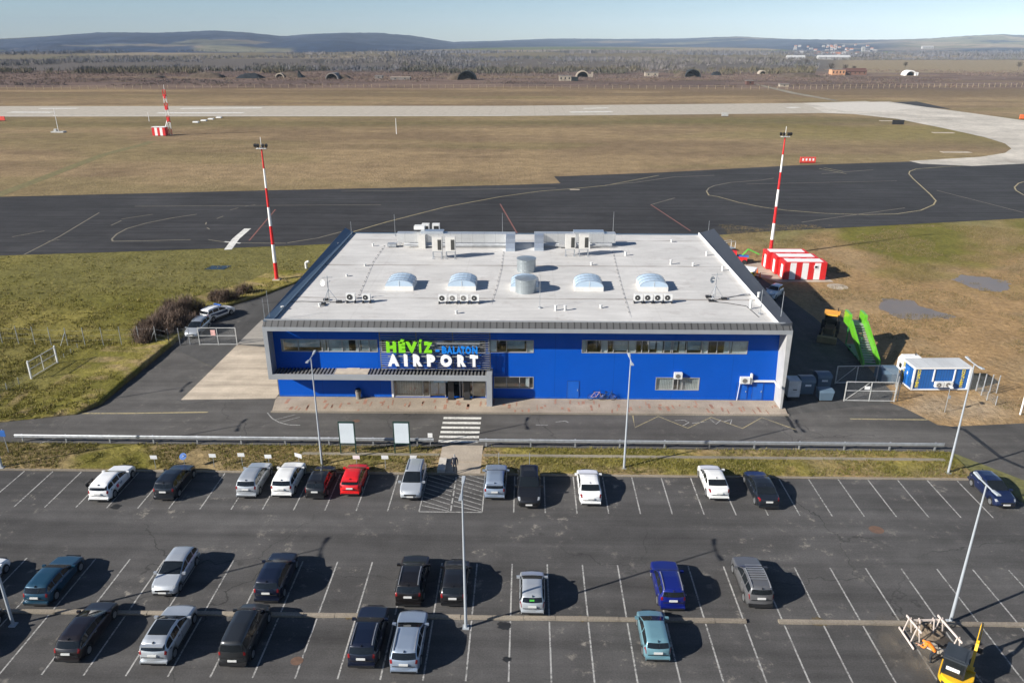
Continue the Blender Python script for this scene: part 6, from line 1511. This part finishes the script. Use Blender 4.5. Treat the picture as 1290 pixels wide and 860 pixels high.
stakes(p, 98, 'far perimeter fence of tan posts along the brush, left part', 2.6); stakes(p2, 60, 'far perimeter fence of tan posts along the brush, right part', 3.2)
sheet('track', [G(948,106),G(955,106),G(1003,117),G(1058,127),G(1050,127.3),G(996,118)], .04, MC['strip_concrete'])
# ================================================================ grass, brush and woods
GRASSM = tinted('grass_blade', .95, 3, .2)
def tufts(name, label, pts, zf, hlo, hhi, cols, seed, spread=.16, blades=5, wd=.02):
    r = np.random.RandomState(seed); n = len(pts)
    base = np.repeat(pts, blades, 0); m_ = len(base)
    bx = base[:,0]+r.normal(0,spread,m_); by = base[:,1]+r.normal(0,spread,m_); bz = zf(bx,by)
    a = r.uniform(0,2*np.pi,m_); lean = r.uniform(.1,1.0,m_); hh = np.repeat(r.uniform(hlo,hhi,n),blades)*r.uniform(.6,1.15,m_)
    w = wd*r.uniform(.7,1.8,m_)
    V = np.empty((m_,3,3)); V[:,0] = np.stack([bx-np.sin(a)*w,by+np.cos(a)*w,bz-.02],-1); V[:,1] = np.stack([bx+np.sin(a)*w,by-np.cos(a)*w,bz-.02],-1)
    V[:,2] = np.stack([bx+np.cos(a)*hh*lean,by+np.sin(a)*hh*lean,bz+hh],-1)
    cid = np.repeat(r.rand(n),blades)*.75+r.rand(m_)*.25
    cols = np.array(cols); q = cid*(len(cols)-1); i0 = np.clip(q.astype(int),0,len(cols)-2); f = (q-i0)[:,None]
    cc = np.repeat(cols[i0]*(1-f)+cols[i0+1]*f, 3, 0)
    return fast_mesh(name, V.reshape(-1,3), np.arange(m_*3).reshape(-1,3), GRASSM, cc, 'stuff', label)
r = np.random.RandomState(21)
GC = [(.07,.075,.014),(.13,.122,.024),(.19,.168,.05),(.28,.22,.11)]
vx = np.concatenate([r.uniform(-60,wl-.15,9500), r.uniform(wr+.15,37,5500)]); vy = r.uniform(55.7,60.0,len(vx))
keep = ~((vy > 58.1)&(vy < 58.75)&(vx > -19.6))&(fbm(vx/2.2,vy/2.2,3) > .34)
vzz = lambda x,y: .11+.10*np.sin(np.clip((y-55.6)/4.6,0,1)*np.pi)
tufts('grass', 'short tufted grass on the verge', np.stack([vx,vy],-1)[keep], vzz, .08,.24, GC, 1, .10, 5, .018)
# lawn left of the service lane
from mathutils.geometry import intersect_point_line
bpts = np.array([(p.x,p.y) for p,_ in fine])
lx = r.uniform(-100,-26,52000); ly_ = r.uniform(60,124,52000)
def bank_x(y):                                     # x of the lane edge at a given y
    o = np.argsort(bpts[:,1]); return np.interp(y, bpts[o,1], bpts[o,0])
ok = (lx < bank_x(ly_)-.25)&(fbm(lx/3,ly_/3,4) > .40)&(r.rand(len(lx)) < np.clip(1.25-(ly_-60)/45,.10,1))&(ly_ > 61.5)
ds = np.array([0.]); 
def bankz(x, y):
    d = bank_x(y)-x
    return np.where(d < 6, np.interp(d,[0,.5,1.5,4,6],[.30,.38,.34,.15,0]), -.02)
tufts('grass', 'rough tufted grass on the left lawn', np.stack([lx,ly_],-1)[ok], bankz, .10,.34, [(.07,.068,.012),(.14,.13,.024),(.21,.18,.05),(.31,.24,.12)], 2, .20, 6, .03)
gx = r.uniform(38,95,42000); gy = r.uniform(62,150,42000)
yl = np.interp(gx, [38,41,46,60,100],[71.5,67.2,66.7,66.5,66.0])
ok = (gy > yl+.2)&(fbm(gx/5,gy/5,4) > .49)&(gx > np.interp(gy,[62,72,82,100,112,130],[42,40.5,42,41.5,41,30]))&~((gx>38)&(gx<48)&(gy>72)&(gy<80))&~((gx>34)&(gx<48)&(gy>110)&(gy<123))
tufts('grass', 'sparse dry tufts on the muddy ground', np.stack([gx,gy],-1)[ok], lambda x,y: x*0-.02, .06,.22, [(.08,.075,.025),(.17,.13,.06),(.30,.22,.12)], 3, .25, 5, .03)
# ---------------- brush and far woods: each only reads as a mass
BRM = tinted('brush_twig', .95, .5, .2)
def spiky(name, label, x, y, h, w, cols, seed, blades, zspread=.35):
    r = np.random.RandomState(seed); n = len(x); m_ = n*blades
    X = np.repeat(x,blades); Y = np.repeat(y,blades); Hh = np.repeat(h,blades); Wd = np.repeat(w,blades)
    bx = X+r.normal(0,.33,m_)*Wd; by = Y+r.normal(0,.33,m_)*Wd; z0 = r.uniform(0,zspread,m_)*Hh
    a = r.uniform(0,2*np.pi,m_); hw = Wd*r.uniform(.04,.10,m_); top = z0+Hh*r.uniform(.35,.75,m_); ln = r.normal(0,.22,m_)*Wd
    V = np.empty((m_,3,3)); V[:,0] = np.stack([bx-np.cos(a)*hw,by-np.sin(a)*hw,z0],-1); V[:,1] = np.stack([bx+np.cos(a)*hw,by+np.sin(a)*hw,z0+.1*Hh],-1); V[:,2] = np.stack([bx+ln*np.cos(a),by+ln*np.sin(a),top],-1)
    cols = np.array(cols); c = cols[np.repeat(r.randint(0,len(cols),n),blades)]*(1+r.uniform(-.15,.15,m_))[:,None]
    patch_ = .55+.9*fbm(bx/170+3,by/110+7,3); cool = sm(.45,.6,fbm(bx/260+9,by/140,3))[:,None]
    c = c*patch_[:,None]*(1-cool*np.array([.16,.08,-.06]))
    return fast_mesh(name, V.reshape(-1,3), np.arange(m_*3).reshape(-1,3), BRM, np.repeat(c,3,0), 'stuff', label)
n = 15000; yy = r.uniform(600,1000,n); xx = r.uniform(-.85,.85,n)*yy
d = fbm(xx/70,yy/40,4); ok = (d > .44)&(yy+(fbm(xx/40,yy/40)-.5)*80 > 640)
spiky('brush', 'low reddish brown brush beyond the runway', xx[ok], yy[ok], r.uniform(.9,2.6,ok.sum()), r.uniform(2,5,ok.sum()), [(.145,.10,.082),(.115,.080,.068),(.18,.13,.105),(.125,.10,.07)], 4, 7)
n = 15000; yy = r.uniform(930,1700,n); xx = r.uniform(-.9,.9,n)*yy; fr_ = xx/yy
wd_ = fbm(xx/150,yy/130,4); ok = (wd_ > .45)&~((fr_ > .355)&(yy < 1480))
hh = r.uniform(4,8.5,n)*np.where(wd_ > .5,1.15,.8)
spiky('woodland', 'grey leafless woodland across the plain', xx[ok], yy[ok], hh[ok], r.uniform(4,8,ok.sum()), [(.150,.132,.128),(.135,.120,.115),(.165,.148,.142),(.130,.120,.088),(.145,.135,.135)], 5, 9, .3)
n = 9000; yy = r.uniform(1700,2500,n); xx = r.uniform(-.9,.9,n)*yy; wd_ = fbm(xx/260,yy/200,4); ok = wd_ > .52
spiky('woodland', 'distant hazy woodland before the hills', xx[ok], yy[ok], r.uniform(8,14,ok.sum()), r.uniform(8,14,ok.sum()), [(.14,.13,.135),(.12,.115,.12),(.15,.14,.14)], 6, 7, .3)
n = 2600; px_ = r.uniform(-60,1000,n); yy = r.uniform(860,1010,n); xx = yy*((px_-645)/F*1.0-.019)
ok = fbm(px_/45,yy/60,3) > .52
spiky('thicket', 'olive thicket strip in front of the woods', xx[ok], yy[ok], r.uniform(5,8.5,ok.sum()), r.uniform(4,8,ok.sum()), [(.105,.088,.055),(.095,.085,.055),(.115,.095,.07)], 7, 12, .3)
# ---------------- aircraft shelters and ruins in the brush
EARTH = tinted('earth_cover', .95, .6, .3, .5, .5); CREAM = M('cream_concrete',(.34,.29,.23),.8,var=.12,scale=.3); MOUTH = M('shelter_dark',(.012,.018,.022),.9); GREYC = M('old_concrete',(.20,.18,.165),.85,var=.2,scale=.3); BRICK = M('brick_orange',(.52,.27,.15),.85,var=.15,scale=.3); DKROOF = M('roof_dark_red',(.10,.045,.035),.8)
def earth_mound(t, w, d, h, dx=0, seed=1, tone=(.095,.072,.055)):
    rr_ = np.random.RandomState(seed); nx, ny = 18, 10; V=[];F_=[]
    for j in range(ny+1):
        for i in range(nx+1):
            u, v = i/nx*2-1, j/ny*2-1; e = max(0,1-abs(u)**2.6)*max(0,1-abs(v)**2.6)
            V.append((dx+u*w/2, v*d/2+d/2, h*e**.7*rr_.uniform(.85,1.12)-.05))
    for j in range(ny):
        for i in range(nx): k_ = j*(nx+1)+i; F_.append((k_,k_+1,k_+nx+2,k_+nx+1))
    c = np.array(tone)*(1+rr_.uniform(-.25,.25,len(V)))[:,None]
    return fast_mesh('earth_mound', V, F_, EARTH, c, None, None, fn=4, parent=t)
def arch(t, R_, depth, rim, rimw, dx=0):
    n = 14; m = MB()
    def ring(r_, y): return [(dx+math.cos(math.pi*i/n)*r_, y, math.sin(math.pi*i/n)*r_*.92) for i in range(n+1)]
    a, b_, c_ = ring(R_,-.6), ring(R_+rimw,-.6), ring(R_+rimw,depth); d_ = ring(R_, depth*.6)
    k_ = n+1; m.add(a+b_+c_+d_, [(i,i+1,k_+i+1,k_+i) for i in range(n)]+[(k_+i,k_+i+1,2*k_+i+1,2*k_+i) for i in range(n)]+[(i+1,i,3*k_+i,3*k_+i+1) for i in range(n)]); m.build('arch', rim, t)
    m = MB(); m.poly([(p[0],depth*.6-.02,p[2]) for p in ring(R_*1.01,0)][::-1]); m.build('mouth', MOUTH, t)
def at_px(px_, py_): return G(px_,py_)
SH = [(185,98.5,'m',30,16,3.6,'low dark earth mound farthest left in the brush'),(255,98.5,'m',40,20,6,'long brown earth mound with ragged top left of the tower'),(312,99,'md',28,16,5.5,'dark earth mound between the lattice tower and cream arch'),
      (361,98,'cream',34,18,6.5,'earth mound with small cream arch at its left'),(418,100,'arch',20,14,7,'grey arched aircraft shelter with dark mouth, left of centre'),(588,101,'dark',24,16,7,'dark pointed aircraft shelter with earth bank near centre'),
      (734,97.5,'white',18,12,5.5,'pale arched aircraft shelter with broken top right of centre'),(873,97.5,'dark',20,14,6.5,'dark aircraft shelter left of the long gravel track'),(903,95,'md',10,8,4.5,'small dark mound right of the dark shelter'),
      (961,93.5,'white',9,8,4.5,'small pale leaning arch behind the track end'),(1012,98,'m',44,24,5.0,'broad brown earth mound beside the track'),(1147,95.5,'tent',13,9,5.8,'bright white arched shed alone on the right plain')]
for px_,py_,kd,w_,d_,h_,lb in SH:
    p = at_px(px_,py_); sc = (p.y/CT)/F; w = w_*sc*1.02; t = thing('aircraft_shelter' if kd not in ('m','md') else 'earth_bunker', lb, 'bunker', (p.x,p.y,0))
    if kd == 'm': earth_mound(t, w, d_, h_*.8, seed=int(px_))
    elif kd == 'md': earth_mound(t, w, d_, h_*.8, seed=int(px_), tone=(.022,.026,.032))
    elif kd == 'cream': earth_mound(t, w, d_, h_*.75, seed=int(px_)); arch(t, 3.6, 9, CREAM, 1.0, dx=-w*.22); MB().add([(w*.36,-1,0),(w*.50,-1,0),(w*.40,-1,6.2),(w*.36,4,0),(w*.50,4,0),(w*.40,4,6.2)],[(0,1,2),(5,4,3),(0,3,4,1),(1,4,5,2),(2,5,3,0)]).build('end_wall', MOUTH, t)
    elif kd == 'arch': arch(t, 5.2, 16, GREYC, 1.0); earth_mound(t, w*1.3, d_, h_*.55, dx=w*.25, seed=int(px_)).location.y = 6
    elif kd == 'dark': arch(t, w*.40, 12, MOUTH, .5); earth_mound(t, w*1.2, d_, h_*.8, dx=-w*.35, seed=int(px_)).location.y = 1.5
    elif kd == 'white': arch(t, w*.34, 8, CREAM, 1.1); m = MB(); m.box(w*.34,w*.62,-.4,1,0,h_*.55); m.box(w*.5,w*.62,-.4,1,h_*.55,h_*.9); m.build('wing_wall', CREAM, t)
    else: arch(t, w*.36, 10, WHW, 1.2); MB().box(w*.36,w*.62,0,6,0,3.2).build('annex', WHW, t)
def house(px_, py_, w, d, h, mt, rmt, label, name='ruined_building', cat='building', rz=0, n_win=3, gable=True, loc=None, group=None):
    p = loc or at_px(px_,py_); t = thing(name, label, cat, p, rz, group)
    MB().box(-w/2,w/2,0,d,0,h).build('wall', mt, t); m = MB()
    if gable: m.xprof([(-.5,h+.004),(d+.5,h+.004),(d/2,h+d*.35)],-w/2-.4,w/2+.4)
    else: m.box(-w/2-.3,w/2+.3,-.3,d+.3,h+.004,h+.4)
    m.build('roof', rmt, t)
    for i in range(n_win): x = -w/2+w*(i+.5)/n_win; MB().box(x-.6,x+.6,-.06,-.004,h*.35,h*.75).build('window', MOUTH, t)
    return t
house(712,102.3,11,7,4.2,CREAM,GREYC,'pale roofless ruin with dark windows in the brush',gable=False); house(724,102.5,6,6,3,MOUTH,MOUTH,'small dark hut beside the pale ruin',gable=False,n_win=1)
house(821,96.8,13,8,3.8,CREAM,GREYC,'pale low building in the brush right of centre',gable=False,n_win=2); house(504,101,18,8,2.2,GREYC,CREAM,'low pale foundation ruin left of the dark shelter',gable=False,n_win=2); house(477,99.5,7,6,2.5,GREYC,GREYC,'tiny grey ruin in the brush left of centre',gable=False,n_win=1)
house(1056,95,14,9,5.5,BRICK,GREYC,'orange brick block at the left end of the long low building',gable=False,n_win=4); house(1077,94.5,24,9,3.4,M('brick_dull',(.20,.10,.07),.85),DKROOF,'long low brick building with dark roof beyond the brush',n_win=5)
house(945,107,6,5,3.0,DKROOF,GREYC,'small dark hut where the gravel track starts',gable=False,n_win=1); house(988,109.5,7,4,1.8,CREAM,GREYC,'small pale box beside the gravel track',gable=False,n_win=1)
# ---------------- village on the slope
def hill_point(px_, py_):
    g0 = G(px_,py_) if py_ > 52 else None
    i = int(np.argmin(np.abs(px-px_))); 
    for j in range(nd):
        x,y,z = XH[j,i],YH[j,i],ZZ[j,i]; xc = x*CY+y*SY; yc = -x*SY+y*CY; dz = z-H
        q = 430-F*(yc*ST+dz*CT)/(yc*CT-dz*ST)
        if q <= py_: return Vector((x,y,z))
    return g0
VW = M('village_white',(.33,.325,.325),.8,var=.35,scale=.02); VR = M('village_roof',(.30,.14,.10),.8); VG = M('village_grey_roof',(.28,.27,.27),.8)
r2 = random.Random(31)
for i in range(46):
    x = r2.uniform(1001,1066) if i < 36 else r2.uniform(1066,1110); y = r2.uniform(58,71)-(.0 if i < 36 else 2)
    g0 = G(x,y); lp = g0 if g0.y < 2450 else hill_point(x,y)
    if lp is None: continue
    w = r2.uniform(7,12); d = r2.uniform(6,9); h = r2.uniform(2.5,4.5); m = MB(); m.box(-w/2,w/2,0,d,-3,h,0); m.xprof([(-.5,h+.01),(d+.5,h+.01),(d/2,h+d*.42)],-w/2-.4,w/2+.4,1)
    m.build('village_house',[VW, VR if r2.random()<.55 else VG],None,lp,r2.uniform(-.5,.5),label='small white house with pitched roof in the distant hillside village',cat='house',group='houses of the distant village')
for x0,x1,y,lb in [(992,1014,75.5,'long white shed below the village, left one'),(1031,1071,75.3,'long white shed below the village, right and longest one')]:
    a,b_ = G(x0,y),G(x1,y); house(0,0,(b_-a).length,11,4,VW,M('shed_roof',(.42,.42,.42),.6),lb,name='long_shed',cat='shed',loc=(a+b_)/2,n_win=6)
p = hill_point(1172,62); house(0,0,40,12,6,VW,VG,'white farm building on the far right hillside',name='farm_building',loc=p,n_win=4)
p = hill_point(1092,65.5); house(0,0,9,9,12,VW,VG,'white village tower standing apart from the houses',name='village_tower',cat='tower',loc=p,n_win=1)
# ---------------- lone bare trees on the right plain
def bare_tree(px_, py_, h, label, seed):
    p = G(px_,py_); t = thing('bare_tree', label, 'tree', (p.x,p.y,0), 0, 'lone bare trees on the right plain'); rr_ = np.random.RandomState(seed)
    MB().tube((0,0,0),(0,0,h*.5),.3,.15,n=6).build('trunk', M('bark_brown',(.06,.045,.035)), t)
    m_ = 260; a = rr_.uniform(0,6.283,m_); el = rr_.uniform(.1,1.4,m_); R0 = rr_.uniform(0,.28,m_)*h; bz = rr_.uniform(.3,.75,m_)*h; L_ = rr_.uniform(.12,.3,m_)*h
    bx,by = np.cos(a)*R0,np.sin(a)*R0; w = .09; V = np.empty((m_,3,3)); V[:,0]=np.stack([bx-w,by,bz],-1); V[:,1]=np.stack([bx+w,by,bz],-1); V[:,2]=np.stack([bx+np.cos(a)*np.cos(el)*L_,by+np.sin(a)*np.cos(el)*L_,bz+np.sin(el)*L_],-1)
    fast_mesh('crown', V.reshape(-1,3), np.arange(m_*3).reshape(-1,3), BRM, np.tile(np.array([[.075,.06,.05]]),(m_*3,1)), None, None, fn=3, parent=t)
for i,(x,y,h,lb) in enumerate([(1046,92,12,'bare tree left of the two behind the orange building'),(1064,91.5,10,'bare tree behind the long low brick building'),(1075,91,8,'short bare tree at the right end of the brick building'),(1140,86,9,'lone bare tree on the tan field above the white shed'),(1283,88,11,'bushy bare tree at the right photo edge'),(1016,82,9,'bare tree on the tan field below the village')]): bare_tree(x,y,h,lb,i+3)
for o in bpy.data.objects:
    if o.type == 'EMPTY': o.empty_display_size = .3
